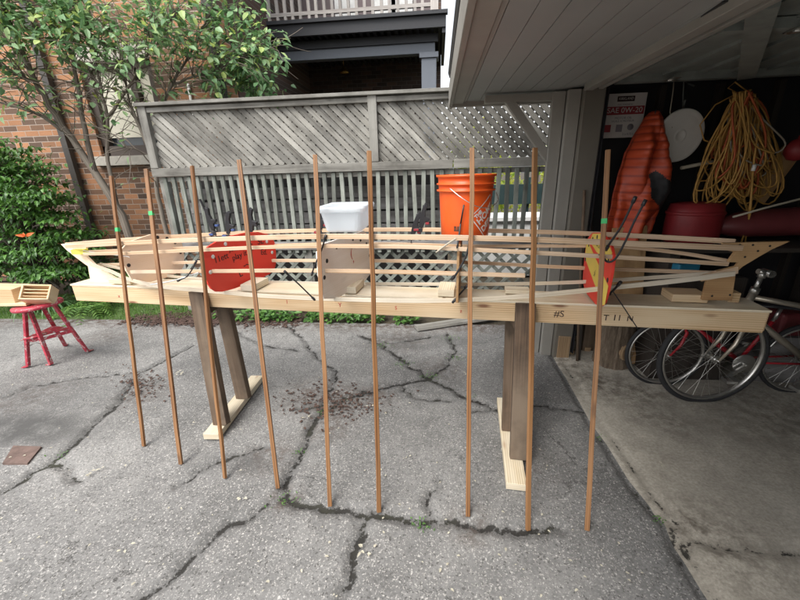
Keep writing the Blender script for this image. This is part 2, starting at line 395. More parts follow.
# ------------------------------------------------------------------ ground
def seg_dist(P, poly):
    """distance of points P (n,2) to polyline; returns distance and running index"""
    best = np.full(len(P), 9.0); bi = np.zeros(len(P))
    for i in range(len(poly) - 1):
        a = np.array(poly[i][:2]); b = np.array(poly[i + 1][:2]); d = b - a; L = (d @ d) + 1e-9
        t = np.clip(((P - a) @ d) / L, 0, 1); q = a + t[:, None] * d; r = np.hypot(*(P - q).T)
        m_ = r < best; best[m_] = r[m_]; bi[m_] = i + t[m_]
    return best, bi
def jag(pts, step=.035, amp=.017):
    out = []
    for i in range(len(pts) - 1):
        a, b = pts[i], pts[i + 1]; L = math.dist(a[:2], b[:2]); n = max(1, int(L / step))
        for k in range(n):
            t = k / n; x = a[0] + (b[0] - a[0]) * t; y = a[1] + (b[1] - a[1]) * t
            if k or i: x += U(-amp, amp); y += U(-amp, amp)
            out.append((x, y))
    out.append(tuple(pts[-1][:2])); return out
def G(pts): return [tuple(gz(x, y)[:2]) for x, y in pts]
CR = [([(137, 600), (165, 580), (190, 562), (227, 525), (260, 508), (283, 497)], .009),
      ([(283, 497), (325, 508), (380, 515), (430, 522), (470, 524), (520, 533), (560, 529)], .013),
      ([(285, 497), (290, 475), (300, 455), (308, 435), (320, 415), (345, 397), (380, 388), (429, 377)], .014),
      ([(429, 377), (405, 362), (382, 344), (361, 335)], .014), ([(429, 377), (460, 393), (502, 410), (520, 413)], .012),
      ([(429, 377), (447, 365), (455, 350), (448, 333)], .010), ([(367, 515), (360, 545), (350, 580), (340, 612)], .013),
      ([(177, 485), (205, 468), (240, 452), (265, 445)], .005), ([(291, 327), (306, 342), (320, 359), (339, 370), (325, 400), (310, 434)], .009),
      ([(143, 370), (170, 356), (194, 344)], .007), ([(350, 397), (330, 402), (300, 408)], .008), ([(400, 385), (415, 397), (450, 400)], .005),
      ([(135, 380), (120, 400), (105, 415), (60, 455), (0, 492)], .010), ([(52, 462), (72, 470), (80, 480)], .005),
      ([(235, 330), (262, 345), (300, 350)], .004), ([(470, 410), (540, 404), (600, 412)], .004), ([(365, 338), (395, 342), (430, 336)], .007),
      ([(0, 397), (35, 385), (70, 378), (130, 372)], .006), ([(430, 522), (425, 500), (440, 480)], .004)]
edge_px = [(546, 340), (549, 351), (557, 366), (566, 380), (577, 400), (590, 424), (606, 446), (628, 482), (652, 512), (664, 524), (672, 545), (700, 592), (722, 625)]
EDGE = [tuple(gz(x, y)[:2]) for x, y in edge_px]
EDGE = [(EDGE[0][0] - .02, 3.9)] + EDGE + [(1.02, -.5), (1.02, -4.5)]
def edge_x(y):
    for i in range(len(EDGE) - 1):
        (x0, y0), (x1, y1) = EDGE[i], EDGE[i + 1]
        if y1 <= y <= y0: return x0 + (x1 - x0) * (y - y0) / (y1 - y0)
    return EDGE[-1][0]
def grid(name, xs, ys, zf, mat, attrs, **tg):
    nx, ny = len(xs), len(ys); X, Y = np.meshgrid(xs, ys); P = np.stack([X.ravel(), Y.ravel()], 1)
    P, Z, A = zf(P)
    me = bpy.data.meshes.new(name); co = np.column_stack([P, Z])
    i = np.arange(nx * ny).reshape(ny, nx); q = np.stack([i[:-1, :-1], i[:-1, 1:], i[1:, 1:], i[1:, :-1]], -1).reshape(-1, 4)
    me.from_pydata(co.tolist(), [], q.tolist()); me.polygons.foreach_set('use_smooth', [True] * len(me.polygons))
    for k in attrs:
        a = me.attributes.new(k, 'FLOAT', 'POINT'); a.data.foreach_set('value', A[k].astype(np.float32))
    me.materials.append(mat); o = bpy.data.objects.new(name, me); COL.objects.link(o); return tag(o, **tg)
def lownoise(P, s, seed=0): return np.array([mnoise.noise(V((p[0] * s, p[1] * s, seed))) for p in P])

def groundmat(name, stops, speck, crackcol, dirtcol, speck_scale=90, asphalt=True):
    m, nt, bs = newmat(name)
    ob = N(nt, 'ShaderNodeTexCoord').outputs['Object']
    big = noise(nt, ob, 1.1, 5, .6); mid = noise(nt, ob, 7, 5, .65); fine = noise(nt, ob, 70, 3, .7)
    f = math_(nt, 'ADD', math_(nt, 'MULTIPLY', big, .55), math_(nt, 'ADD', math_(nt, 'MULTIPLY', mid, .3), math_(nt, 'MULTIPLY', fine, .15)))
    c = ramp(nt, f, stops)
    wn_ = N(nt, 'ShaderNodeTexNoise', Scale=55.0, Detail=2.0); LK(nt, ob, wn_.inputs['Vector']); wv = N(nt, 'ShaderNodeVectorMath', operation='MULTIPLY_ADD'); LK(nt, wn_.outputs['Color'], wv.inputs[0]); wv.inputs[1].default_value = (.02, .02, .02); LK(nt, ob, wv.inputs[2]); warp = wv.outputs[0]
    if speck:
        for sc, th, cc in ((speck_scale * 1.3, .24, speck), (speck_scale * .6, .13, tuple(min(.8, x * 1.1) for x in speck)), (speck_scale * 1.0, .26, tuple(x * .14 for x in speck)), (speck_scale * 1.7, .3, tuple(x * .75 for x in speck))):
            vo = N(nt, 'ShaderNodeTexVoronoi', Scale=float(sc)); LK(nt, warp, vo.inputs['Vector'])
            sc_ = N(nt, 'ShaderNodeSeparateColor'); LK(nt, vo.outputs['Color'], sc_.inputs[0])
            k = math_(nt, 'MULTIPLY', math_(nt, 'LESS_THAN', vo.outputs['Distance'], math_(nt, 'MULTIPLY', sc_.outputs[0], th * 1.9)), math_(nt, 'GREATER_THAN', sc_.outputs[1], .55))
            c = mix(nt, math_(nt, 'MULTIPLY', k, .75), c, cc)
    c = hsv(nt, c, math_(nt, 'ADD', math_(nt, 'MULTIPLY', fine, .9), .55))
    # crack: distance stored on the sheet, broken up by noise
    d = N(nt, 'ShaderNodeAttribute', attribute_name='crack').outputs['Fac']
    nn = math_(nt, 'ADD', math_(nt, 'MULTIPLY', math_(nt, 'SUBTRACT', noise(nt, ob, 30, 6, .8), .5), .075), math_(nt, 'MULTIPLY', math_(nt, 'SUBTRACT', noise(nt, ob, 7, 3, .6), .5), .035))
    e = math_(nt, 'ADD', d, nn)
    k = ramp(nt, math_(nt, 'ADD', math_(nt, 'MULTIPLY', e, 30), .5), [(.44, (1, 1, 1)), (.58, (0, 0, 0))])
    halo = ramp(nt, math_(nt, 'ADD', math_(nt, 'MULTIPLY', e, 9), .3), [(.3, (.38, .38, .38)), (.7, (0, 0, 0))])
    dt = N(nt, 'ShaderNodeAttribute', attribute_name='dirt').outputs['Fac']
    df = math_(nt, 'MULTIPLY', dt, ramp(nt, noise(nt, ob, 16, 6, .75), [(.42, (0, 0, 0)), (.60, (1, 1, 1))]))
    c = mix(nt, df, c, dirtcol)
    if asphalt:
        ve = N(nt, 'ShaderNodeTexVoronoi', Scale=1.5, feature='DISTANCE_TO_EDGE'); wn2 = N(nt, 'ShaderNodeTexNoise', Scale=5.0, Detail=6.0, Roughness=.7); LK(nt, ob, wn2.inputs['Vector'])
        w2 = N(nt, 'ShaderNodeVectorMath', operation='MULTIPLY_ADD'); LK(nt, wn2.outputs['Color'], w2.inputs[0]); w2.inputs[1].default_value = (.32, .32, 0); LK(nt, ob, w2.inputs[2]); LK(nt, w2.outputs[0], ve.inputs['Vector'])
        hl = ramp(nt, ve.outputs['Distance'], [(.002, (1, 1, 1)), (.006, (0, 0, 0))]); hm = ramp(nt, noise(nt, ob, 1.7, 3), [(.47, (0, 0, 0)), (.58, (.8, .8, .8))])
        c = mix(nt, math_(nt, 'MULTIPLY', hl, hm), c, crackcol)
    wt = N(nt, 'ShaderNodeAttribute', attribute_name='wet_shade').outputs['Fac']
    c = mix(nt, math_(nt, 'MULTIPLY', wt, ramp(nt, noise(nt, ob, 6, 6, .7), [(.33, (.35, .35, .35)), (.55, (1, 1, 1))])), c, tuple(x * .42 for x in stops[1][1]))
    c = mix(nt, halo, c, tuple(x * .55 for x in stops[0][1]))
    cm = mix(nt, ramp(nt, noise(nt, ob, 3, 3), [(.5, (0, 0, 0)), (.75, (.6, .6, .6))]), crackcol, (.05, .055, .025)) if asphalt else crackcol
    c = mix(nt, k, c, cm)
    LK(nt, c, bs.inputs['Base Color'])
    bs.inputs['Roughness'].default_value = .85
    h = math_(nt, 'SUBTRACT', math_(nt, 'ADD', math_(nt, 'MULTIPLY', fine, .6), math_(nt, 'MULTIPLY', mid, .8)), math_(nt, 'MULTIPLY', k, 1.6))
    bump(nt, bs, h, .55 if asphalt else .25, .008)
    return m
M['asphalt'] = groundmat('asphalt', [(.34, (.11, .108, .103)), (.48, (.175, .172, .166)), (.66, (.275, .27, .258))], (.50, .48, .45), (.025, .023, .02), (.075, .05, .038))
M['concrete'] = groundmat('concrete', [(.34, (.29, .262, .215)), (.5, (.45, .415, .35)), (.66, (.60, .56, .48))], None, (.03, .027, .022), (.08, .062, .045), asphalt=False)
cracks = [(jag(G(p)), w * .8) for p, w in CR]
def asph(P):
    # squeeze the right edge to the slab edge line
    ex = np.array([edge_x(y) for y in P[:, 1]]); x0 = -7.0
    t = (P[:, 0] - x0) / (1.0 - x0); P = P.copy(); P[:, 0] = np.where(P[:, 0] > .2, .2 + (P[:, 0] - .2) / .8 * (ex + .03 - .2), P[:, 0])
    d = np.full(len(P), 1.0)
    for poly, w in cracks:
        q, i = seg_dist(P, poly); d = np.minimum(d, q - w)
    q, i = seg_dist(P, EDGE); d = np.minimum(d, q + .001)
    dirt = np.zeros(len(P))
    for (x, y, r, s) in ((335, 402, .28, 1.), (310, 395, .25, .8), (375, 395, .2, .8), (270, 455, .18, .7), (140, 395, .22, .7), (30, 395, .35, .6), (400, 338, .35, .8), (330, 425, .2, .7), (540, 470, .2, .3), (285, 500, .1, 1.), (470, 525, .12, .9), (110, 335, .3, .6), (440, 370, .25, .6)):
        c = gz(x, y); dirt = np.maximum(dirt, s * np.clip(1.2 - np.hypot(P[:, 0] - c.x, P[:, 1] - c.y) / r, 0, 1))
    dirt = np.maximum(dirt, np.clip((P[:, 1] - 3.35) / .25, 0, 1))
    wet_shade = np.zeros(len(P))  # damp patches, and garage shade painted in by the broad centre-right ellipse
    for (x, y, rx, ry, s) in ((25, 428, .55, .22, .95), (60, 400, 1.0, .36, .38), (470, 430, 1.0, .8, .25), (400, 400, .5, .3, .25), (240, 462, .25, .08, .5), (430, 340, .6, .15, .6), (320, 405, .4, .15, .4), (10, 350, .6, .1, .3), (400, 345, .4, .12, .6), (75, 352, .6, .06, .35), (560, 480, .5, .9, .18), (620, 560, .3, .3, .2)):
        c = gz(x, y); wet_shade = np.maximum(wet_shade, s * np.clip(1.4 - np.hypot((P[:, 0] - c.x) / rx, (P[:, 1] - c.y) / ry), 0, 1))
    z = .010 * lownoise(P, .9) + .004 * lownoise(P, 5, 3) - .018 * np.exp(-np.clip(d, 0, 9) ** 2 / .0004)
    return P, z, {'crack': d, 'dirt': dirt, 'wet_shade': wet_shade}
def conc(P):
    ex = np.array([edge_x(y) for y in P[:, 1]]); P = P.copy()
    P[:, 0] = np.where(P[:, 0] < 1.6, ex + .004 + (P[:, 0] - 1.0) / .6 * (1.6 - ex - .004), P[:, 0])
    d = np.full(len(P), 1.0)
    seam = jag(G([(562, 362), (595, 420), (640, 480), (670, 525), (715, 600), (740, 640)]), .05, .004)
    q, i = seg_dist(P, seam); d = np.minimum(d, q - .0005)
    for pl, w in (([(668, 533), (685, 540), (720, 549), (760, 552), (800, 557), (860, 565)], .005), ([(655, 515), (662, 530), (690, 560)], .008), ([(652, 500), (668, 515), (680, 530)], .006)):
        q, i = seg_dist(P, jag(G(pl), .04, .008)); d = np.minimum(d, q - w)
    dirt = np.zeros(len(P))
    for (x, y, r, s) in ((670, 425, .2, .6), (690, 530, .18, .8), (600, 385, .3, .8), (640, 395, .25, .7), (720, 545, .25, .6), (645, 415, .2, .6), (570, 365, .25, .7), (780, 420, .5, .7)):
        c = gz(x, y); dirt = np.maximum(dirt, s * np.clip(1.2 - np.hypot(P[:, 0] - c.x, P[:, 1] - c.y) / r, 0, 1))
    wet_shade = np.zeros(len(P))
    for (x, y, rx, ry, s) in ((760, 430, .8, .35, .5), (650, 440, .3, .3, .3), (780, 500, .6, .3, .35)):
        c = gz(x, y); wet_shade = np.maximum(wet_shade, s * np.clip(1.4 - np.hypot((P[:, 0] - c.x) / rx, (P[:, 1] - c.y) / ry), 0, 1))
    z = .017 + .002 * lownoise(P, 3, 7) - .012 * np.clip(1 - (P[:, 0] - ex) / .035, 0, 1) - .012 * np.exp(-np.clip(d, 0, 9) ** 2 / .0004)
    return P, z, {'crack': d, 'dirt': dirt, 'wet_shade': wet_shade}
grid('driveway', np.concatenate([np.arange(-7, -4, .05), np.arange(-4, 1.001, .0167)]), np.concatenate([np.arange(-4, .8, .15), np.arange(.8, 3.68, .0167)]), asph, M['asphalt'], ('crack', 'dirt', 'wet_shade'), kind='structure')
grid('garage_floor', np.concatenate([np.arange(1.0, 3.2, .025), np.arange(3.2, 6, .2)]), np.concatenate([np.arange(-4, .5, .15), np.arange(.5, 3.3, .025)]), conc, M['concrete'], ('crack', 'dirt', 'wet_shade'), kind='structure')
# soil and lawn
m, nt, bs = newmat('soil'); ob = N(nt, 'ShaderNodeTexCoord').outputs['Object']
c = ramp(nt, noise(nt, ob, 9, 7, .7), [(.3, (.035, .028, .02)), (.55, (.07, .055, .035)), (.8, (.06, .085, .03))]); LK(nt, c, bs.inputs['Base Color']); bs.inputs['Roughness'].default_value = .95
bump(nt, bs, noise(nt, ob, 40, 5), .8, .02); M['soil'] = m
g = MB(); g.add([(-150, -150, -.03), (150, -150, -.03), (150, 150, -.03), (-150, 150, -.03)], [(0, 1, 2, 3)])
g.build('ground', M['soil'], origin=(0, 0, -.03), kind='structure')
M['lawn'] = plain('lawn_turf', (.06, .10, .025), .95, nz=.5, sc=15, bmp=.8)
g = MB(); g.add([(-18, 3.66, -.006), (-3.1, 3.66, -.006), (-3.0, 4.6, 0), (-18, 4.6, 0)], [(0, 1, 2, 3)]); g.build('lawn', M['lawn'], kind='structure')
g = MB()
for i in range(9000):
    x, y = U(-7, -2.9), U(3.55, 4.6)
    if y < 3.72 + .12 * mnoise.noise(V((x * 2, 0, 0))) : continue
    h = U(.02, .055); a = U(0, 6.28); w = .004; dx, dy = math.cos(a), math.sin(a)
    g.add([(x - dx * w, y - dy * w, -.01), (x + dx * w, y + dy * w, -.01), (x + U(-.02, .02), y + U(-.02, .02), h)], [(0, 1, 2)])
g.build('grass', M['leaf_fern'], kind='stuff', label='short green grass in front of the shrubs', cat='grass')
g = MB(); # mulch chips and debris
for i in range(2600):
    x, y = U(-3.6, -1.5), random.gauss(3.72, .1)
    if i % 3 == 0: x = U(-3.3, -2.3)
    if i % 8 == 0: p = gz(random.gauss(332, 26), random.gauss(402, 9)); x, y = p.x, p.y
    if i % 17 == 0: p = gz(random.gauss(140, 12), random.gauss(385, 8)); x, y = p.x, p.y
    s = U(.004, .013) if y < 3.5 else U(.008, .022)
    a = Matrix.Rotation(U(0, 6), 3, 'Z') @ Matrix.Rotation(U(-.5, .5), 3, 'X')
    g.box((x, y, .008 + U(0, .008)), (s * 1.8, s, .003), a)
g.build('mulch', M['mulch'], kind='stuff', label='brown mulch chips and crumbs along the asphalt edge', cat='mulch')
g = MB()
for (x, y, r, n) in ((429, 376, .05, 40), (405, 364, .05, 34), (382, 346, .05, 30), (418, 526, .03, 26), (455, 358, .05, 34), (452, 338, .05, 26), (300, 452, .02, 14), (285, 499, .04, 22), (322, 414, .03, 16), (470, 396, .03, 14), (600, 438, .02, 10), (658, 520, .02, 14), (60, 456, .03, 14)):
    for k in range(n):
        p = gz(x, y) + V((random.gauss(0, r), random.gauss(0, r * .6), .004)); g.leaf(p, V((U(-1, 1), U(-1, 1), U(0, .8))), V((0, 0, 1)), U(.008, .02), U(.004, .009))
g.build('crack_weeds', M['leaf_ground'], kind='stuff', label='tiny green weeds sprouting in the asphalt cracks', cat='weeds')
g = MB() # pale litter
M['litter'] = plain('pale_litter', (.45, .42, .33), .9, nz=.3)
for i in range(170):
    p = gz(U(0, 640), 340 + 260 * rnd() ** 1.2); s = U(.003, .008)
    if p.x > .9: continue
    g.leaf(V((p.x, p.y, .016)), V((U(-1, 1), U(-1, 1), .1)), V((0, 0, 1)), s * 2.4, s * 1.4)
for (x, y) in ((88, 477), (95, 473), (367, 552), (363, 558), (183, 373), (180, 375), (465, 196 + 180), (305, 420), (660, 468), (240, 500)):
    p = gz(x, y)
    for k in range(3): g.leaf(V((p.x + U(-.03, .03), p.y + U(-.02, .02), .018)), V((U(-1, 1), U(-1, 1), .15)), V((0, 0, 1)), U(.015, .034), U(.01, .018))
g.build('leaf_litter', M['litter'], kind='stuff', label='pale scraps of leaf and bark scattered over the asphalt', cat='litter')
g = MB(); a, b, c_, d_ = gz(3, 465), gz(28, 465), gz(42, 448), gz(14, 447)
for q in (a, b, c_, d_): q.z = .012
g.add([a, b, c_, d_] + [q - V((0, 0, .02)) for q in (a, b, c_, d_)], [(0, 1, 2, 3), (0, 4, 5, 1), (1, 5, 6, 2), (2, 6, 7, 3), (3, 7, 4, 0)])
g.build('drain_cover', M['rust'], label='small rusty red cover plate set in the asphalt at the left', cat='drain cover')

# ------------------------------------------------------------------ brick house with porch
HY = 5.3
house = empty('brick_house', (-5.5, HY, 0), 'orange and brown brick house behind the tree, with a dark porch and balcony', 'house')
cx = at(222, 60, HY).x
wx0, wx1, wz0, wz1 = -4.83, -3.78, 1.87, 3.05
b = MB()
for (x0, x1, z0, z1) in ((-14, wx0, 0, 7), (wx1, cx, 0, 7), (wx0, wx1, 0, wz0 - .13), (wx0, wx1, wz1 + .2, 7)):
    b.box(((x0 + x1) / 2, HY + .15, (z0 + z1) / 2), (x1 - x0, .3, z1 - z0))
b.build('wall', M['brick'], house)
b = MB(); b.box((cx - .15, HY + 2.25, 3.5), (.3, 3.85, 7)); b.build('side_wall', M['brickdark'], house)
b = MB(); b.box(((wx0 + wx1) / 2, HY + .06, wz0 - .065), (wx1 - wx0 + .16, .30, .125)); b.build('window_sill', M['sill'], house, bevel=.006)
b = MB(); b.box(((wx0 + wx1) / 2, HY + .15, wz1 + .1), (wx1 - wx0 + .2, .28, .2)); b.build('lintel', M['sill'], house, bevel=.006)
b = MB(); wy = HY + .1
for (x, z, dx, dz) in ((wx0 + .05, (wz0 + wz1) / 2, .1, wz1 - wz0), (wx1 - .05, (wz0 + wz1) / 2, .1, wz1 - wz0), ((wx0 + wx1) / 2, wz0 + .07, wx1 - wx0, .14), ((wx0 + wx1) / 2, wz1 - .04, wx1 - wx0, .08)):
    b.box((x, wy, z), (dx, .1, dz))
b.box((wx0 + .70, wy - .01, (wz0 + wz1) / 2), (.09, .1, wz1 - wz0))
win = b.build('window', M['brown'], house)
b = MB(); b.box(((wx0 + wx1) / 2, wy + .045, (wz0 + wz1) / 2), (wx1 - wx0 - .1, .01, wz1 - wz0 - .1)); b.build('pane', M['glass'], win)
b = MB(); b.box((wx0 + .36, wy + .02, (wz0 + wz1) / 2 + .1), (.52, .02, wz1 - wz0 - .3)); b.box((wx0 + .84, wy + .02, (wz0 + wz1) / 2 + .1), (.14, .02, wz1 - wz0 - .3))
b.build('blind', M['blind'], win)
b = MB(); x = at(68, 150, HY - .06); b.box((x.x, HY - .06, 3.5), (.09, .07, 6.9)); b.build('downpipe', M['pipe'], house)
b = MB(); x = at(216, 60, HY - .06); b.box((x.x, HY - .05, 3.5), (.12, .08, 6.9)); b.build('downpipe', M['pipe'], house)
b = MB(); x = at(189, 92, HY - .04); b.tube([(x.x, HY - .03, 0.3), (x.x, HY - .03, x.z + .1)], .018); b.build('conduit', M['white'], house)
# porch
PY = 7.0; zr = at(340, 24, PY).z; px1 = at(446, 20, PY).x
b = MB()
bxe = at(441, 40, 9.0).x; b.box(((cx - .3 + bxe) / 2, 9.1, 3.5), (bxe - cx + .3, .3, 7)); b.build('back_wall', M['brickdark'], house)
b = MB()
z0 = at(340, 34, PY).z
b.box(((cx + px1) / 2, PY, z0 + .10), (px1 - cx, .06, .2)); b.box(((cx + px1) / 2 , PY - .03, z0 + .19), (px1 - cx + .05, .1, .05))
b.box(((cx + px1) / 2, PY + 1.0, z0 + .16), (px1 - cx, 2.0, .06))
for i in range(24): x = cx + .1 + i * (px1 - cx - .2) / 23; b.box((x, PY + 1.0, z0 + .08), (.045, 1.9, .14))
b.box((px1 - .03, PY + 1, z0 + .05), (.06, 2.0, .24)); b.box(((cx + px1) / 2 - .05, PY + .25, z0 - .06), (px1 - cx - .15, .05, .12))
b.build('balcony_floor', M['deck'], house)
b = MB(); zb = at(350, 55, PY + .35).z
pc = at(429, 60, PY + .35)
b.box(((cx + pc.x) / 2 + .05, PY + .35, zb + .02), (pc.x - cx + .1, .16, .16)); b.box((pc.x, PY + .35, zb - .10), (.32, .3, .08)); b.build('porch_beam', M['porchgrey'], house, bevel=.005)
b = MB(); b.box((pc.x, PY + .35, (zb - .14) / 2), (.25, .24, zb - .14)); b.build('porch_column', M['porchgrey'], house, bevel=.006)
xr1 = at(437, 8, PY).x; b = MB(); n = 22
for i in range(n):
    x = cx + .05 + i * (px1 - cx - .15) / (n - 1)
    if x > xr1 - .05: break
    b.box((x, PY - .02, z0 + .22 + .5), (.045, .045, 1.0), Matrix.Rotation(U(-.02, .02), 3, 'Y'))
b.box(((cx + xr1) / 2, PY - .02, z0 + 1.22), (xr1 - cx, .09, .045)); b.box(((cx + xr1) / 2, PY - .02, z0 + .3), (xr1 - cx, .05, .05))
b.box((xr1 - .04, PY - .02, z0 + .75), (.12, .12, 1.1)); b.build('balcony_railing', M['rail'], house)
b = MB(); xw = at(434, 8, PY + 1.9).x; b.box(((cx + xw) / 2, PY + 1.9, z0 + 1.4), (xw - cx, .1, 2.6)); b.build('balcony_wall', M['redwall'], house)
b = MB()
for px in (345, 385, 402): p = at(px, 8, PY + 1.8); b.box((p.x, PY + 1.83, z0 + 1.1), (.42, .06, 1.4))
b.build('balcony_window', M['lightgrey'], house)
b = MB(); p = at(344, 72, 8.4); b.lathe((p.x, 8.4, p.z), [(.0, .1), (.03, .09), (.09, 0), (.1, -.02), (.0, -.03)], 12); b.tube([(p.x, 8.4, p.z + .1), (p.x, 8.4, z0 + .1)], .006)
b.build('porch_lamp', plain('brass', (.45, .28, .08), .3, metal=.8), house)

# ------------------------------------------------------------------ fences
FY = 4.0; FX0 = -3.02; FX1 = 1.2
fence = empty('lattice_fence', (-1, FY, 0), 'weathered grey fence with diagonal lattice over greenish pickets and a lower lattice skirt', 'fence')
ZT, ZM = 2.25, 1.60
postx = [at(374, 130, FY).x]
def clipseg(x0, z0, x1, z1, X0, X1, Z0, Z1):
    d = (x1 - x0, z1 - z0); t0, t1 = 0, 1
    for p, q in ((-d[0], x0 - X0), (d[0], X1 - x0), (-d[1], z0 - Z0), (d[1], Z1 - z0)):
        if abs(p) < 1e-9:
            if q < 0: return None
        else:
            r = q / p
            if p < 0: t0 = max(t0, r)
            else: t1 = min(t1, r)
    return None if t0 >= t1 - .01 else (x0 + d[0] * t0, z0 + d[1] * t0, x0 + d[0] * t1, z0 + d[1] * t1)
def lattice(mb, X0, X1, Z0, Z1, Y, pitch, w, sgn, th=.008, rj=.004):
    st = pitch * math.sqrt(2); H = Z1 - Z0; x = X0 - H - st
    while x < X1 + H:
        xx = x + U(-rj, rj)
        s = clipseg(xx, Z0 if sgn > 0 else Z1, xx + H, Z1 if sgn > 0 else Z0, X0, X1, Z0, Z1)
        if s: mb.beam((s[0], Y, s[1]), (s[2], Y, s[3]), w, th, up=(0, 1, 0))
        x += st
def panel(X0, X1):
    b = MB(); lattice(b, X0, X1, ZM + .05, ZT - .05, FY - .005, .060, .049, -1); lattice(b, X0, X1, ZM + .05, ZT - .05, FY + .006, .063, .048, 1)
    b.build('lattice_panel', M['fence'], fence)
panel(FX0 + .05, postx[0] - .04); panel(postx[0] + .04, FX1)
b = MB()
b.beam((FX0 - .06, FY - .02, ZT + .015), (FX1, FY - .02, ZT + .015), .13, .03); b.build('cap_rail', M['fence'], fence, bevel=.003)
b = MB(); b.beam((FX0, FY - .03, ZT - .035), (FX1, FY - .03, ZT - .035), .035, .045); b.build('top_rail', M['fence'], fence, bevel=.003)
b = MB(); b.beam((FX0 - .05, FY - .03, ZM + .01), (-.0 + .15, FY - .03, ZM + .01), .05, .085); b.beam((.16, FY - .03, ZM + .012), (FX1, FY - .03, ZM + .012), .05, .085); b.build('middle_rail', M['fence'], fence, bevel=.004)
b = MB(); b.beam((FX0, FY + .01, ZM - .06), (FX1, FY + .01, ZM - .06), .04, .05); b.build('picket_rail', M['fence'], fence)
b = MB(); b.beam((FX0, FY - .02, .80), (FX1, FY - .02, .80), .05, .09); b.build('lower_rail', M['plank'], fence, bevel=.003)
for x, z0_, z1_ in ((postx[0], ZM + .055, ZT), (FX0 + .0, ZM + .055, ZT - .0), (.22, 0, ZM - .04), (FX0 + .02, 0, ZM - .04), (-1.45, 0, .75)):
    b = MB(); b.box((x, FY - .03 if z0_ > 1 else FY + .03, (z0_ + z1_) / 2), (.085 if z0_ > 1 else .09, .06, z1_ - z0_)); b.build('post', M['fence'], fence, bevel=.003)
b = MB(); x = FX0 + .06; i = 0
while x < FX1:
    t = random.gauss(0, .012); b.beam((x + t, FY - .015, .72), (x - t * .3, FY - .015, ZM - .04), .042, .035, up=(0, 1, 0)); x += .0935 + U(-.004, .004)
b.build('picket_panel', M['picket'], fence, bevel=.004)
b = MB(); lattice(b, FX0, FX1, .06, .76, FY - .0, .112, .036, 1); lattice(b, FX0, FX1, .06, .76, FY + .010, .112, .036, -1)
b.build('lattice_skirt', M['picket'], fence)
# plank fence behind
pf = empty('plank_fence', (-1.4, FY + .35, 0), 'grey fence of horizontal planks standing just behind the pickets', 'fence')
b = MB(); z = .86
while z < 1.38:
    b.box((-1.47, FY + .33, z + .065), (3.15, .02, .125), Matrix.Rotation(U(-.006, .006), 3, 'Y')); z += .142
b.build('plank_panel', M['plank'], pf)
b = MB()
for x in (-2.9, -1.4, .05): b = MB(); b.box((x, FY + .38, .75), (.09, .06, 1.5)); b.build('post', M['plank'], pf)
b = MB(); M['dkpanel'] = plain('dark_board', (.03, .028, .027), .9)
b.box((-1.47, FY + .5, .8), (3.2, .03, 1.6)); b.build('backing_board', M['dkpanel'], pf)
# neighbour's yard, seen through the right hand pickets
def leafball(mb, c, r, n, L, sq=(1, 1, 1), shell=.55, up=.5, W=.55):
    for i in range(n):
        d = V((random.gauss(0, 1), random.gauss(0, 1), random.gauss(0, 1))).normalized(); k = shell + (1 - shell) * rnd()
        k *= 1 + .25 * mnoise.noise(d * 2.3 + V(c))
        p = V(c) + V((d.x * r * k * sq[0], d.y * r * k * sq[1], d.z * r * k * sq[2]))
        dd = (d + V((U(-.7, .7), U(-.7, .7), U(-.8, .4)))); mb.leaf(p, dd, (d + V((0, 0, up))).normalized(), L * U(.6, 1.3), L * W * U(.7, 1.2))
b = MB()
for i in range(14): leafball(b, (U(.2, 3.6), U(8.8, 9.6), U(.6, 2.0)), .6, 260, .13)
yb = b.build('yellow_shrub', M['leaf_bright'], label='yellow green shrub glimpsed through the fence pickets beside the garage', cat='shrub')
b = MB(); b.box((1.6, 7.0, 1.12), (2.6, .06, .34)); 
t = empty('garden_rail', (1.6, 7, 0), 'dark green board rail behind the pickets beside the garage', 'rail')
b.build('board', M['darkgreen'], t); b = MB()
for x in (.5, 1.6, 2.8): b = MB(); b.box((x, 7.07, .7), (.08, .06, 1.4)); b.build('post', M['darkgreen'], t)
t = empty('garden_table', (1.35, 5.9, 0), 'white garden table glimpsed low behind the pickets', 'table')
b = MB(); b.box((1.25, 5.9, .86), (1.5, .7, .05)); b.build('tabletop', M['lightgrey'], t); b = MB(); b.box((1.25, 5.9, .42), (1.4, .6, .82)); b.build('base', M['lightgrey'], t)
# grey weathered board lying at the fence foot
b = MB(); b.beam(gz(416, 328, .03), gz(470, 319, .03) + V((0.3, .1, 0)), .1, .03); b.build('loose_board', M['fence'], label='pale grey loose board lying at the foot of the lattice skirt', cat='board')

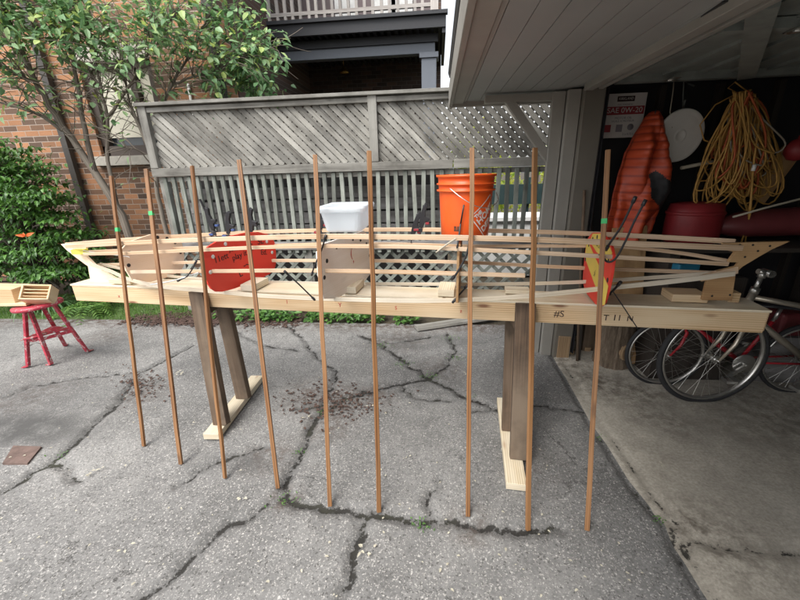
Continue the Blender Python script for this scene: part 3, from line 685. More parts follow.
# ------------------------------------------------------------------ vegetation
tree = empty('tree', (-3.75, 4.55, 0), 'many stemmed small tree with broad leaves arching over the fence corner', 'tree')
stems = [([(152, 300, 4.5), (140, 262, 4.5), (122, 215, 4.5), (95, 172, 4.5), (62, 127, 4.5), (38, 85, 4.45), (12, 30, 4.4), (-10, -20, 4.3)], .058),
         ([(63, 130, 4.5), (35, 113, 4.4), (0, 103, 4.3), (-40, 85, 4.2)], .022),
         ([(95, 172, 4.5), (85, 130, 4.55), (78, 85, 4.6), (66, 35, 4.6), (60, -10, 4.6)], .032),
         ([(140, 262, 4.5), (118, 205, 4.6), (108, 160, 4.6), (108, 118, 4.6), (98, 75, 4.6), (88, 20, 4.6)], .030),
         ([(172, 262, 4.6), (160, 205, 4.6), (155, 168, 4.6), (140, 128, 4.6), (128, 100, 4.6), (120, 50, 4.6)], .032),
         ([(150, 150, 4.6), (158, 120, 4.7), (172, 85, 4.8), (195, 45, 4.9), (215, 0, 5.0)], .024),
         ([(155, 168, 4.6), (140, 150, 4.5), (125, 147, 4.4)], .010),
         ([(172, 85, 4.8), (200, 75, 4.8), (235, 60, 4.9), (262, 50, 5.0)], .014),
         ([(108, 118, 4.6), (130, 85, 4.5), (150, 50, 4.4), (175, 15, 4.4)], .018),
         ([(38, 85, 4.45), (20, 75, 4.2), (-10, 60, 4.1)], .016)]
tips = []; twigmb = MB(); leafs = MB()
trunkmb = MB()
for pts, r in stems:
    P = [at(x, y, Y) for x, y, Y in pts]; Q = []
    for i in range(len(P) - 1):
        for k in range(4):
            t = k / 4; Q.append(P[i].lerp(P[i + 1], t) + V((U(-1, 1), U(-1, 1), U(-1, 1))) * .012)
    Q.append(P[-1]); n = len(Q)
    trunkmb.tube(Q, [r * (1 - .7 * i / (n - 1)) for i in range(n)], 8)
    for i in range(int(n * .3), n, 1): tips.append((Q[i], (Q[min(i + 1, n - 1)] - Q[max(i - 1, 0)]).normalized()))
trunkmb.build('trunk', M['bark'], tree)
def proj(p):
    d = p - CC; z = d.dot(FW); return 400 + CF * d.dot(RR) / z, 300 - CF * d.dot(UU) / z
ntw = 0
for rep in range(6):
    for p, t in tips:
        x, y = proj(p)
        if y > 150 and rnd() < .9: continue
        if y > 100 and rnd() < .5: continue
        d = (t * .5 + V((U(-1, 1), U(-1, .6), U(-.3, 1)))).normalized(); L = U(.25, .75)
        Q = [p]
        for k in range(5): d = (d + V((U(-.35, .35), U(-.3, .3), U(-.35, .2)))).normalized(); Q.append(Q[-1] + d * L / 5)
        if any(q.y > HY - .12 and q.x < cx for q in Q): continue
        twigmb.tube(Q, [.006, .005, .0045, .004, .003, .002], 4, caps=False)
        for k in range(1, 6):
            for j in range(2):
                lx, ly = proj(Q[k])
                if (ly > 118 and rnd() < .8) or (lx < 205 and ly > 50 and rnd() < .72) or (lx < 205 and rnd() < .15): continue
                if lx > 285: continue
                dd = (d * .6 + V((U(-1, 1), U(-1, 1), U(-.9, .25)))).normalized()
                pp = Q[k] + dd * .03
                if pp.y > HY - .1 and pp.x < cx: continue
                leafs.leaf(pp, dd, V((U(-.6, .6), U(-.9, .2), 1)).normalized(), U(.05, .125), U(.032, .068), droop=U(.05, .4))
# a few big hanging leaf sprays against the window and the canopy mass
for (x, y, Y, r, n) in ((10, 20, 4.3, .45, 260), (70, 8, 4.4, .4, 230), (150, 0, 4.6, .4, 200), (110, 40, 4.5, .3, 90), (55, 60, 4.4, .3, 34), (195, 50, 4.8, .36, 110), (165, 22, 4.8, .4, 80), (250, 75, 5.1, .28, 230), (258, 88, 5.1, .2, 120), (245, 30, 5.1, .32, 110), (208, 85, 4.9, .26, 80), (95, 128, 4.4, .14, 8), (130, 118, 4.3, .14, 12), (117, 138, 4.3, .10, 9), (5, 90, 4.2, .3, 30), (0, 0, 4.2, .6, 130), (240, 50, 5.1, .28, 80)):
    c = at(x, y, Y); 
    for i in range(n):
        p = c + V((random.gauss(0, r * .5), random.gauss(0, .16), random.gauss(0, r * .45)))
        dd = V((U(-1, 1), U(-1, .6), U(-.9, .3)))
        if p.y > HY - .1 and p.x < cx: p.y = HY - .15 - rnd() * .3
        lx, ly = proj(p)
        if lx < 205 and ly > 58 and rnd() < .55: continue
        if 85 < lx < 155 and 70 < ly < 165 and rnd() < .5: continue
        leafs.leaf(p, dd, V((U(-.6, .6), U(-.9, .2), 1)).normalized(), U(.05, .125), U(.032, .068), droop=U(.05, .4))
twigmb.build('twigs', M['bark'], tree); leafs.build('crown', M['leaf_tree'], tree)
# big layered shrub on the left
sh = empty('shrub', at(20, 290, 4.1) * V((1, 1, 0)) if False else (at(20, 290, 4.1).x, 4.3, 0), 'large dense layered green shrub against the brick wall at the left edge', 'shrub')
b = MB(); st = MB()
base = V((sh.location.x, 4.35, 0))
prof = [(270, 84), (250, 84), (232, 80), (214, 72), (196, 62), (180, 50), (165, 36), (152, 22), (143, 8)]   # right hand outline in the photo
for (y, xr) in prof:
    pr = at(xr, y, 4.15); z = pr.z; xr_ = pr.x
    wL = xr_ + 1.9
    for k in range(60):
        u = rnd() ** .9; x = xr_ - .08 - u * 1.9; yy = 4.0 + .55 * rnd() + .15 * u
        tipc = V((x, yy - .15 * rnd(), z + U(-.1, .06)))
        st.tube([base + V((U(-.3, .3), 0, z * .4)), (base + V((0, 0, z * .8)) + tipc) / 2, tipc], [.012, .008, .003], 4, caps=False)
        for j in range(26):
            p = tipc + V((random.gauss(0, .10), random.gauss(0, .10), random.gauss(0, .022)))
            b.leaf(p, V((U(-1, 1), U(-1.2, .4), U(-.5, .1))), V((U(-.3, .3), U(-.5, .1), 1)).normalized(), U(.05, .095), U(.026, .045), droop=.35)
st.build('stems', M['bark'], sh); b.build('foliage', M['leaf_hedge'], sh)
# low ferny shrub behind the bow
def fronds(mb, c, n, L, lean, wl=.03, upz=.9):
    for i in range(n):
        a = U(0, 6.28); d = V((math.cos(a) * lean, math.sin(a) * lean, upz)); p = V(c) + V((U(-.05, .05), U(-.05, .05), 0)); l = L * U(.6, 1.1)
        for k in range(12):
            d.z -= .14; q = p + d.normalized() * l / 12
            s = d.cross(V((0, 0, 1))).normalized()
            for sg in (-1, 1):
                mb.leaf(q, s * sg + d.normalized() * .4, V((0, 0, 1)), wl * 3.2 * (1 - abs(k / 12 - .35)), wl * .75, droop=.2)
            p = q
for (x, y, Y, n, L, lb, mt) in ((118, 236, 4.5, 22, .8, 'feathery yellow green fern behind the first two wooden poles', 'leaf_fern'), (85, 285, 3.95, 22, .5, 'light green fern arching under the pointed left end of the boat frame', 'leaf_fern')):
    c = at(x, y, Y); b = MB(); c.z = max(.02, c.z - .45 if Y > 4.2 else 0.02)
    if Y > 4.2: c.z = .25
    fronds(b, c, n, L, .8)
    b.build('fern', M[mt], label=lb, cat='fern', group='ferns by the brick wall')
b = MB()
for (x, y) in ((30, 293), (48, 290), (15, 290)):
    c = gz(x, y + 20); c.y = min(max(c.y, 3.95), 4.2); c.x = at(x, y, c.y).x
    for i in range(34):
        a = U(0, 6.28); d = V((math.cos(a) * .55, math.sin(a) * .4, 1)); p = V((c.x + U(-.06, .06), c.y + U(-.05, .05), 0)); Q = [p]; L = U(.35, .6)
        for k in range(7): d.z -= .26; p = p + d.normalized() * L / 7; Q.append(p)
        s = d.cross(V((0, 0, 1))).normalized(); w = .011
        vs = []; 
        for k, q in enumerate(Q): ww = w * (1 - (k / 7) ** 2 * .9); vs += [q - s * ww, q + s * ww]
        b.add(vs, [(2 * k, 2 * k + 1, 2 * k + 3, 2 * k + 2) for k in range(7)])
dl = b.build('daylily', M['leaf_strap'], label='clump of strap leaved daylily with orange flower on tall stalks beside the big shrub', cat='plant')
b = MB(); p = at(26, 236, 3.9); q0 = V((p.x - .2, 4.0, .05))
b.tube([q0, q0.lerp(p, .6) + V((0, 0, .06)), p], .005, 5); b.build('stalk', M['leaf_strap'], dl); b = MB()
for k in range(6):
    a = k * 1.05; b.leaf(p, V((math.cos(a), math.sin(a) * .5 - .3, .25)), V((0, -1, .3)), .09, .035)
b.build('flower', M['lily'], dl)
# ground cover along fence foot
b = MB()
for i in range(1000):
    x = U(-2.75, -.2); dens = 1 - .6 * max(0, mnoise.noise(V((x * 2.2, 0, 4))))
    if rnd() > dens: continue
    y = 3.66 + abs(random.gauss(0, .13)); z = .01 + .13 * rnd() * (1 - .4 * rnd())
    if x < -2.2 and rnd() < .6: continue
    if mnoise.noise(V((x * 3.1, 2, 0))) > .15: continue
    b.leaf(V((x, y, z)), V((U(-1, 1), U(-1.3, .3), U(-.2, .6))), V((U(-.4, .4), U(-.6, 0), 1)).normalized(), U(.04, .09), U(.025, .05))
b.build('ground_cover', M['leaf_ground'], kind='stuff', label='leafy green weeds along the foot of the lattice fence', cat='ground cover')
# darker leaf undergrowth between shrub and fence, under the tree
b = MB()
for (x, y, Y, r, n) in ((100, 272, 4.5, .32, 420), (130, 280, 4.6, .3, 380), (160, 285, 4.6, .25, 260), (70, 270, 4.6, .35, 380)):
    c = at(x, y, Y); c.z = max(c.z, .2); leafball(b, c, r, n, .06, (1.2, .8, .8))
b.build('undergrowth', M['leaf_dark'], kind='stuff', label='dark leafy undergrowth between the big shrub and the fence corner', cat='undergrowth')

# ------------------------------------------------------------------ garage
gar = empty('garage', (3.2, 1.0, 0), 'beige painted garage with wide overhanging eave, open doorway and black interior', 'garage')
SZ = 2.075; EX = .092; SY1 = 3.45; GX = 1.0
b = MB()
# soffit boards running along Y
x = EX + .14; k = 0
while x < GX + .02:
    w_ = min(.105, GX + .02 - x); b.box((x + w_ / 2, -.2, SZ + .01 + (k % 2) * .0007), (w_ - .0035, 7.5, .02)); x += .105; k += 1
b.box(((EX + .14 + GX) / 2, -.2, SZ + .027), (GX - EX - .1, 7.5, .01))
b.build('soffit', M['soffit'], gar)
b = MB(); b.box((EX + .07, -.2, SZ + .0), (.085, 7.5, .03)); b.box((EX + .127, -.2, SZ + .006), (.024, 7.5, .02)); b.box((EX + .012, -.2, SZ + .055), (.028, 7.5, .17))
b.box(((EX + GX) / 2, SY1 - .02, SZ + .03), (GX - EX, .04, .13))
b.build('fascia', M['trimpaint'], gar, bevel=.003)
b = MB(); Rr = Matrix.Rotation(R(-20), 3, 'Y')
b.box((3.19, -.2, SZ + 1.36), (6.6, 7.6, .04), Rr); b.build('roof', M['roof'], gar)
# post boards
b = MB()
b.box((.86, 3.07, 1.03), (.085, .03, 2.06)); b.box((.95, 3.03, 1.03), (.085, .05, 2.06)); b.box((.905, 3.12, 1.03), (.15, .06, 2.06))
b.box((GX - .075, 3.24, 1.03), (.02, .3, 2.06))
b.build('corner_board', M['trimpaint'], gar, bevel=.003)
b = MB(); b.box((1.065, 3.0, 1.03), (.135, .10, 2.06)); b.build('door_jamb', M['trimdark'], gar, bevel=.004)
b = MB()
for (x, z, dx, dz) in ((1.015, SZ - .012, .06, .05), (1.062, SZ + .0, .03, .03), (1.095, SZ - .01, .03, .045), (1.13, SZ + .0, .03, .03)):
    b.box((x, -.3, z), (dx, 6.5, dz))
b.box((1.1, -.3, SZ + .2), (.2, 6.5, .35)); b.build('header', M['trimpaint'], gar, bevel=.003)
b = MB(); yb_ = 3.12
a0 = at(485, 93, yb_); a1 = at(560, 89, yb_); b.beam((a0.x, yb_, 2.035), (.83, yb_, 2.035), .07, .05)
b.beam(at(507, 98, yb_), at(553, 166, yb_), .06, .055, up=(0, 1, 0)); b.build('eave_bracket', M['trimpaint'], gar, bevel=.003)
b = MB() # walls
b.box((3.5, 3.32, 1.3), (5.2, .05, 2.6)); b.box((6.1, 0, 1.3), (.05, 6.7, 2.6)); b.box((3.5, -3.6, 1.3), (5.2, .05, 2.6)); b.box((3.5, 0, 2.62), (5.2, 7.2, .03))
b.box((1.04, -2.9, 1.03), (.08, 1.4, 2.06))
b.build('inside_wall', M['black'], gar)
# wall studs inside
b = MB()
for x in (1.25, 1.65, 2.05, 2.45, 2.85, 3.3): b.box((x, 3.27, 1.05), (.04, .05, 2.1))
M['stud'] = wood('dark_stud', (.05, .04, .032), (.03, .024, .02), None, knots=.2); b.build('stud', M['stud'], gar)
# raised door
dz = SZ + .055
b = MB(); b.box((2.35, 1.6, dz), (2.3, 2.85, .02)); door = b.build('garage_door', M['grime'], gar)
b = MB()
for i in range(11): b.box((1.28 + i * .21, 1.6, dz - .018), (.035, 2.8, .016))
b.build('door_rib', M['grime'], door)
b = MB(); b.box((2.35, 2.98, dz - .03), (2.3, .06, .05)); b.box((2.35, 2.0, dz - .035), (2.3, .05, .04)); b.build('door_edge', M['grime'], door)
b = MB(); p0 = at(729, -2, 1.9); b.beam((p0.x, 1.7, dz - .05), (at(752, 78, 2.9).x, 2.95, dz - .05), .09, .04); b.build('door_brace', M['grime'], door)
for (x, y) in ((1.5, 2.0), (2.35, 2.0), (3.1, 2.0), (1.5, 2.9), (2.35, 2.9), (3.1, 2.9)):
    b = MB(); b.box((x, y - .03, dz - .062), (.05, .12, .006)); b.tube([(x - .03, y - .03, dz - .068), (x + .03, y - .03, dz - .068)], .007, 8); b.build('door_hinge', M['steel'], door)
b = MB(); b.beam(gz(697, 20, dz - .04), gz(735, -6, dz - .04), .06, .04); b.build('door_arm', M['blackplastic'], door)
b = MB(); b.box((1.14, 3.0, 1.05), (.03, .05, 2.0)); b.box((1.152, 2.98, 1.05), (.008, .06, 2.0)); b.build('door_track', M['blackplastic'], gar)

# things at and inside the doorway
BY = 3.18
b = MB(); p = at(583, 190, 2.93); b.tube([(1.05 + .12, 2.88, .02), (p.x + .01, 2.93, p.z)], .011, 8); b.build('broom_handle', M['oldwood'], label='thin pale wooden handle leaning inside the garage door jamb', cat='handle')
b = MB(); b.tube([(1.19, 2.9, .02), (1.21, 3.2, 1.98)], .012, 8); b.build('metal_rod', M['pipe'], label='dark metal rod leaning in the corner behind the garage jamb', cat='rod')
# oil box / placard
pb = empty('oil_poster', at(625, 115, BY), 'white printed placard reading SAE 0W-20 on the black garage wall', 'poster')
c0, c1 = at(606, 138, BY), at(648, 92, BY); pw = .285; ph = c1.z - c0.z; pcx = at(624, 115, BY).x; pcz = (at(620, 93, BY).z + at(620, 138, BY).z) / 2
b = MB(); b.box((pcx, BY + .02, pcz), (pw, .03, ph)); b.build('board', M['cardboard'], pb)
def rect(x, z, w, h, mt, nm, dy=0): b = MB(); b.box((pcx + x, BY + .004 - dy, pcz + z), (w, .003, h)); return b.build(nm, M[mt], pb)
rect(0, ph * .38, .12, .035, 'ink', 'label_band'); rect(0, ph * .12, pw * .96, .055, 'maroon', 'title_band')
XX, YYv = (1, 0, 0), (0, 0, 1)
fontmesh('print', 'SAE 0W-20', .05, M['cardboard'], (pcx, BY + .0005, pcz + ph * .12), XX, YYv, pb, width=pw * .86)
fontmesh('print', 'KIRKLAND', .024, M['cardboard'], (pcx, BY + .0005, pcz + ph * .38), XX, YYv, pb, width=.10)
fontmesh('print', 'FULL SYNTHETIC', .014, M['greyink'], (pcx, BY + .003, pcz + ph * .25), XX, YYv, pb)
fontmesh('print', 'MOTOR OIL', .022, M['greyink'], (pcx, BY + .003, pcz - ph * .05), XX, YYv, pb)
fontmesh('print', 'HUILE A MOTEUR', .02, M['greyink'], (pcx, BY + .003, pcz - ph * .12), XX, YYv, pb)
rect(-.105, -ph * .28, .05, .05, 'maroon', 'badge'); rect(-.02, -ph * .28, .045, .05, 'greyink', 'badge', -.001)
b = MB(); b.lathe((pcx + .06, BY + .004, pcz - ph * .26), [(0, .001), (.022, .001), (.022, -.001)], 20, Matrix.Rotation(R(90), 3, 'X')); b.build('badge', M['greyink'], pb)
fontmesh('print', '2 x 4.73 L', .02, M['greyink'], (pcx + .05, BY + .003, pcz - ph * .42), XX, YYv, pb)

# jacket
jk = empty('jacket', (1.5, 3.0, 1.0), 'red orange quilted jacket hanging from a nail in the garage, black chest panel', 'jacket')
rows = [(112, 652, 658), (118, 646, 660), (128, 640, 661), (140, 633, 662), (152, 627, 664), (165, 623, 666), (178, 619, 667), (190, 616, 668), (202, 613, 662), (216, 610, 652), (236, 607, 642), (243, 608, 640)]
JY = 3.02; b = MB(); nc = 56; vs = []
R2 = []
for i in range(len(rows) - 1):
    for k in range(10):
        t = k / 10; R2.append(tuple(a + (c - a) * t for a, c in zip(rows[i], rows[i + 1])))
R2.append(rows[-1])
for i, (y, xl, xr) in enumerate(R2):
    for k in range(nc):
        u = k / (nc - 1); x = xl + (xr - xl) * u; dep = min(1, i / 35)
        yy = JY - math.sin(math.pi * min(1, max(0, u))) ** .7 * .12 * (.3 + .7 * dep) - .05 * dep * abs(math.sin(u * 5.2 + y * .02 + .6)) - .02 * dep * math.sin(u * 13 - y * .05) - .007 * dep * abs(math.sin(y * .42)) - .03 * dep * mnoise.noise(V((u * 3, y * .05, 0)))
        p = at(x + 2.2 * dep * mnoise.noise(V((u * .8, y * .06, 5))), y, JY); vs.append(V((p.x, yy, p.z)))
nr = len(R2); fs = [(i * nc + k, i * nc + k + 1, (i + 1) * nc + k + 1, (i + 1) * nc + k) for i in range(nr - 1) for k in range(nc - 1)]
uvs = [[((q % nc) / nc, (q // nc) * .0088) for q in f] for f in fs]
def inpoly(x, y, P):
    c = False
    for i in range(len(P)):
        (x1, y1), (x2, y2) = P[i], P[i - 1]
        if (y1 > y) != (y2 > y) and x < (x2 - x1) * (y - y1) / (y2 - y1) + x1: c = not c
    return c
blk_ = [(640, 174), (646, 170), (669, 190), (669, 202), (655, 208), (640, 196)]
b.add(vs, fs, uvs, True)
for q, f in enumerate(fs):
    i, k = divmod(q, nc - 1); y, xl, xr = R2[i]; x = xl + (xr - xl) * k / (nc - 1)
    if inpoly(x, y, blk_): b.mi[q] = 1
vb = [V((v.x, JY + .03, v.z)) for v in vs]
b.add(vb, [f[::-1] for f in fs], uvs, True)
jb = b.build('shell', [M['vest'], M['vest_black']], jk); sm = jb.modifiers.new('sol', 'SOLIDIFY'); sm.thickness = .012; sm.offset = 0
b = MB(); b.tube([at(655, 114, JY - .05), at(656, 108, JY - .02), at(657, 106, JY + .1)], .004, 6); b.build('hanging_loop', M['vest_black'], jk)
# pan lid hanging
LY = 3.0; lc = at(680, 136, LY); tilt = Matrix.Rotation(R(96), 3, 'X') @ Matrix.Rotation(R(10), 3, 'Y')
ld = empty('pail_lid', lc, 'round white plastic lid hanging on a cord beside the jacket', 'lid')
b = MB(); b.lathe(lc, [(0, .0), (.028, .0), (.032, .005), (.04, .005), (.044, .0), (.05, .001), (.135, .002), (.15, .001), (.168, .006), (.172, .003), (.174, -.012), (.168, -.014), (.16, -.004), (0, -.006)], 48, tilt)
b.build('disc', M['white'], ld)
b = MB(); b.tube([at(675, 70, LY + .1), at(673, 92, LY), at(670, 112, LY - .01), at(672, 128, LY - .02)], .003, 6); b.build('cord', M['ropewhite'], ld)
# rope hank
rp = empty('cord_coil', at(745, 95, 3.05), 'big tangled hank of yellow and orange extension cords hanging in the garage', 'cord')
def loops(n, mt, x0, x1, y0, y1, seed, r=.0052):
    random.seed(seed); b = MB()
    for i in range(n):
        tx, ty = U(733, 758), U(92, 104); bx_, by_ = U(x0, x1), U(y0, y1); w = U(5, 22); Y = U(2.86, 3.1); Q = []; wob = U(-5, 5)
        for k in range(26):
            a = 2 * math.pi * k / 26; s = (1 - math.cos(a)) / 2
            x = tx + (bx_ - tx) * s ** .9 + w * math.sin(a) * (s ** .6) + wob * math.sin(2.3 * a + i); y = ty + (by_ - ty) * s + 2.5 * math.sin(3 * a + i)
            Q.append(at(x, y, Y + .03 * math.sin(a + i)))
        b.tube(Q, r, 6, closed=True)
    return b.build('coil', M[mt], rp)
loops(46, 'ropeyellow', 700, 772, 160, 213, 3); loops(14, 'ropeorange', 716, 756, 150, 195, 5, .0065); loops(6, 'ropewhite', 735, 780, 150, 188, 8); loops(10, 'ropeyellow', 745, 775, 150, 200, 11)
random.seed(21)
b = MB(); b.tube([at(750, 95, 3.02), at(760, 115, 2.9), at(754, 160, 2.85), at(752, 190, 2.86), at(745, 244, 2.9)], .006, 6); b.tube([at(753, 170, 2.84), at(750, 215, 2.86), at(741, 244, 2.9)], .006, 6)
b.tube([at(748, 92, 3.0), at(735, 82, 3.0), at(728, 88, 3.0), at(738, 93, 3.0), at(715, 105, 3.0), at(700, 125, 3.0), at(704, 140, 3.0), at(716, 145, 3)], .0045, 6)
b.build('loose_end', M['ropeyellow'], rp)
b = MB(); q = at(753, 171, 2.83); b.tube([q, q + V((0, 0, .04))], .012, 8); b.build('plug', M['white'], rp)
b = MB(); b.tube([at(694, 86, 3.15), at(684, 82, 3.15), at(683, 110, 3.15), at(685, 100, 3.12)], .007, 6); b.build('wall_hook', M['grime'], label='small metal hook on the black wall between lid and cords', cat='hook')
b = MB(); p0, p1 = at(681, 168, 2.95), at(722, 160, 2.95); b.tube([p0, p1], .012, 8); b.build('pipe_stub', M['ropewhite'], label='short pale stick poking left out of the cord hank', cat='stick')
# shelf, tub, hull, planks
b = MB(); b.box((2.9, 2.95, .98), (2.6, .5, .03)); t = empty('workbench', (2.9, 2.95, 0), 'dark workbench along the garage wall carrying the red tub', 'bench'); b.build('benchtop', M['stud'], t)
for x in (1.68, 2.9, 4.1): b = MB(); b.box((x, 2.95, .48), (.07, .4, .96)); b.build('leg', M['stud'], t)
c = at(693, 222, 2.95); rw = (at(721, 222, 2.8).x - at(665, 222, 2.8).x) / 2; zt = at(692, 205, 2.8).z
t = empty('red_tub', (c.x, 2.95, .995), 'round dark red plastic tub on the workbench, right of the jacket', 'tub')
b = MB(); b.lathe((c.x, 2.95, .995), [(0, 0), (rw * .9, 0), (rw, .03), (rw * 1.0, zt - 1.07), (rw * .93, zt - 1.0), (rw * .6, zt - .99), (0, zt - .985)], 28, squash=.8); b.build('body', M['redtub'], t)
b = MB(); b.lathe((c.x, 2.95, .995), [(rw * 1.0, zt - 1.075), (rw * 1.04, zt - 1.07), (rw * 1.04, zt - 1.055), (rw * .98, zt - 1.05)], 28, squash=.8); b.build('rim', M['redtub'], t)
t = empty('canoe_hull', at(770, 232, 3.0), 'faded red boat hull lying on the workbench at the right edge', 'boat')
b = MB(); p0 = at(716, 228, 2.85); prof = []; vs = []
for i in range(24):
    u = i / 23; L = 1.9; r1 = .14 * min(1, (u * 9) ** .5 if u < .11 else 1); r2 = .115 * min(1, (u * 9) ** .5 if u < .11 else 1)
    r1 *= .75 + .5 * u; r2 *= .8 + .4 * u
    for k in range(20):
        a = 2 * math.pi * k / 20; vs.append(V((p0.x + u * L, 2.95 + r1 * math.cos(a), 1.11 + u * .08 + r2 * math.sin(a) * (1 if math.sin(a) > 0 else .9))))
b.add(vs, [(i * 20 + k, i * 20 + (k + 1) % 20, (i + 1) * 20 + (k + 1) % 20, (i + 1) * 20 + k) for i in range(23) for k in range(20)], None, True)
b.build('hull', M['pinkhull'], t)
b = MB(); b.tube([at(733, 217, 2.78), at(765, 208, 2.78), at(800, 199, 2.78), at(850, 190, 2.78)], .007, 8); b.build('gunwale_trim', M['ropewhite'], t)
b = MB(); p = at(797, 150, 2.9); b.lathe(p, [(0, -.07), (.04, -.06), (.065, -.02), (.065, .02), (.04, .06), (.012, .07), (.012, .09), (0, .09)], 18); b.build('float', M['redtub'], label='small round reddish float hanging at the right edge', cat='float')
b = MB(); b.beam(at(755, 200, 3.1), at(792, 150, 3.1), .14, .02, up=(0, 1, 0)); b.build('wall_board', M['plydark'], label='brown board slanting behind the cord hank', cat='board')
b = MB(); b.box((at(658, 192, 3.1).x, 3.1, at(658, 194, 3.1).z), (.10, .04, .12)); b.build('white_card', M['cardboard'], label='small pale card pinned below the hanging lid', cat='card')
b = MB(); b.beam((1.42, 2.92, 1.12), (1.47, 2.86, .42), .24, .015, up=(0, 1, .1)); b.beam((1.42, 2.92, .42), (1.5, 2.84, .01), .24, .015, up=(0, 1, .1)); b.build('plywood_sheet', M['plydark'], label='tall plywood offcut leaning on the garage wall under the jacket', cat='plywood')
b = MB(); p = at(684, 267, 2.75); b.box(p, (.16, .1, .06), Matrix.Rotation(.2, 3, 'Z')); t = b.build('blue_reflection_box', plain('blue_reflection_color', (.03, .2, .32), .3), bevel=.01, label='small blue plastic box seen between the boat battens', cat='box');  # added box imitates cyan-blue reflections on a bicycle basket
b = MB(); b.box((p.x + .1, 2.78, (p.z - .05) / 2), (.5, .3, p.z - .05)); b.build('crate', M['stud'], label='dark wooden crate behind the bicycles with a blue box on it', cat='crate')  # the blue box is added, imitating reflections on a bicycle basket
b = MB(); q = at(778, 312, 2.9); b.box((q.x, 2.72, q.z), (.42, .16, .17), Matrix.Rotation(.12, 3, 'Z')); b.build('red_case', M['pinkhull'], bevel=.02, label='dark red hard case standing behind the silver bicycle frame', cat='case')
b = MB(); b.box((q.x, 2.74, (q.z - .085) / 2), (.5, .24, q.z - .095)); b.build('crate', M['plank'], label='dusty grey crate under the dark red case behind the bicycles', cat='crate')
# stump
sp = gz(617, 371); sx, sy = sp.x, sp.y + .12
t = empty('log_stump', (sx, sy, 0), 'upright sawn log stump with a pale knot scar beside the bicycle wheel', 'stump')
b = MB(); vs = []; seg = 96; hh = [0, .03, .1, .2, .3, .4, .44]
for h in hh:
    for k in range(seg):
        a = 2 * math.pi * k / seg; r = .128 * (1.06 if h < .05 else 1) + .007 * mnoise.noise(V((a * 7, 0, h * 3))) + .012 * mnoise.noise(V((math.cos(a) * 3, math.sin(a) * 3, h * 2))) + .006 * math.sin(k * 3.1 + h * 3)
        vs.append(V((sx + r * math.cos(a), sy + r * math.sin(a), h + .01)))
b.add(vs, [(i * seg + k, i * seg + (k + 1) % seg, (i + 1) * seg + (k + 1) % seg, (i + 1) * seg + k) for i in range(len(hh) - 1) for k in range(seg)], [[(q // seg * .2, (q % seg) / seg) for q in (i * seg + k, i * seg + k + 1, (i + 1) * seg + k + 1, (i + 1) * seg + k)] for i in range(len(hh) - 1) for k in range(seg)], True)
M['barklight'], nt, bs = newmat('grey_bark'); ob = N(nt, 'ShaderNodeTexCoord').outputs['Object']
nz_ = noise(nt, mapping(nt, ob, (38, 38, 9)), 1.0, 6, .75); nb = noise(nt, ob, 9, 4)
LK(nt, mix(nt, nb, ramp(nt, nz_, [(.35, (.07, .05, .035)), (.5, (.24, .18, .125)), (.68, (.42, .34, .25))]), (.16, .12, .085)), bs.inputs['Base Color']); bs.inputs['Roughness'].default_value = .95; bump(nt, bs, nz_, 1.0, .02)
b.build('bark', M['barklight'], t)
b = MB(); b.lathe((sx, sy, .452), [(0, 0), (.122, -.001)], 30); b.build('cut_top', M['logend'], t)
b = MB(); A = Matrix.Rotation(R(22), 3, 'Z') @ Matrix.Rotation(R(90), 3, 'X'); b.lathe(V((sx + .05, sy - .112, .17)), [(0, .010), (.02, .016), (.03, .010), (.045, .016), (.06, .012), (.07, -.01)], 20, A, squash=1.25); b.build('knot_scar', M['logend'], t)
# blocks and scraps at the jamb
b = MB(); p = gz(556, 352); b.box((p.x + .015, 3.0, .11), (.1, .12, .2), jit=.004); b.build('timber_block', M['oldwood'] if False else M['logend'], bevel=.004, label='stubby tan timber block at the foot of the garage post', cat='block')
b = MB(); p = gz(580, 345); b.box((p.x + .04, 3.12, .2), (.16, .1, .36)); b.build('grey_board_offcut', M['oldwood'], label='dark upright board offcut standing behind the scrap sticks', cat='board')
for i, (x, y, lb) in enumerate(((571, 353, 'sawn scrap stick end left of the two on the concrete'), (588, 350, 'sawn scrap stick end right of the two, next to the stump'))):
    p = gz(x, y, .03); b = MB(); b.beam(p, p + V((.05 - .06 * i, .28, .01)), .05, .045); b.build('scrap_stick', M['logend'], bevel=.004, label=lb, cat='wood scrap', group='scrap sticks by the jamb')

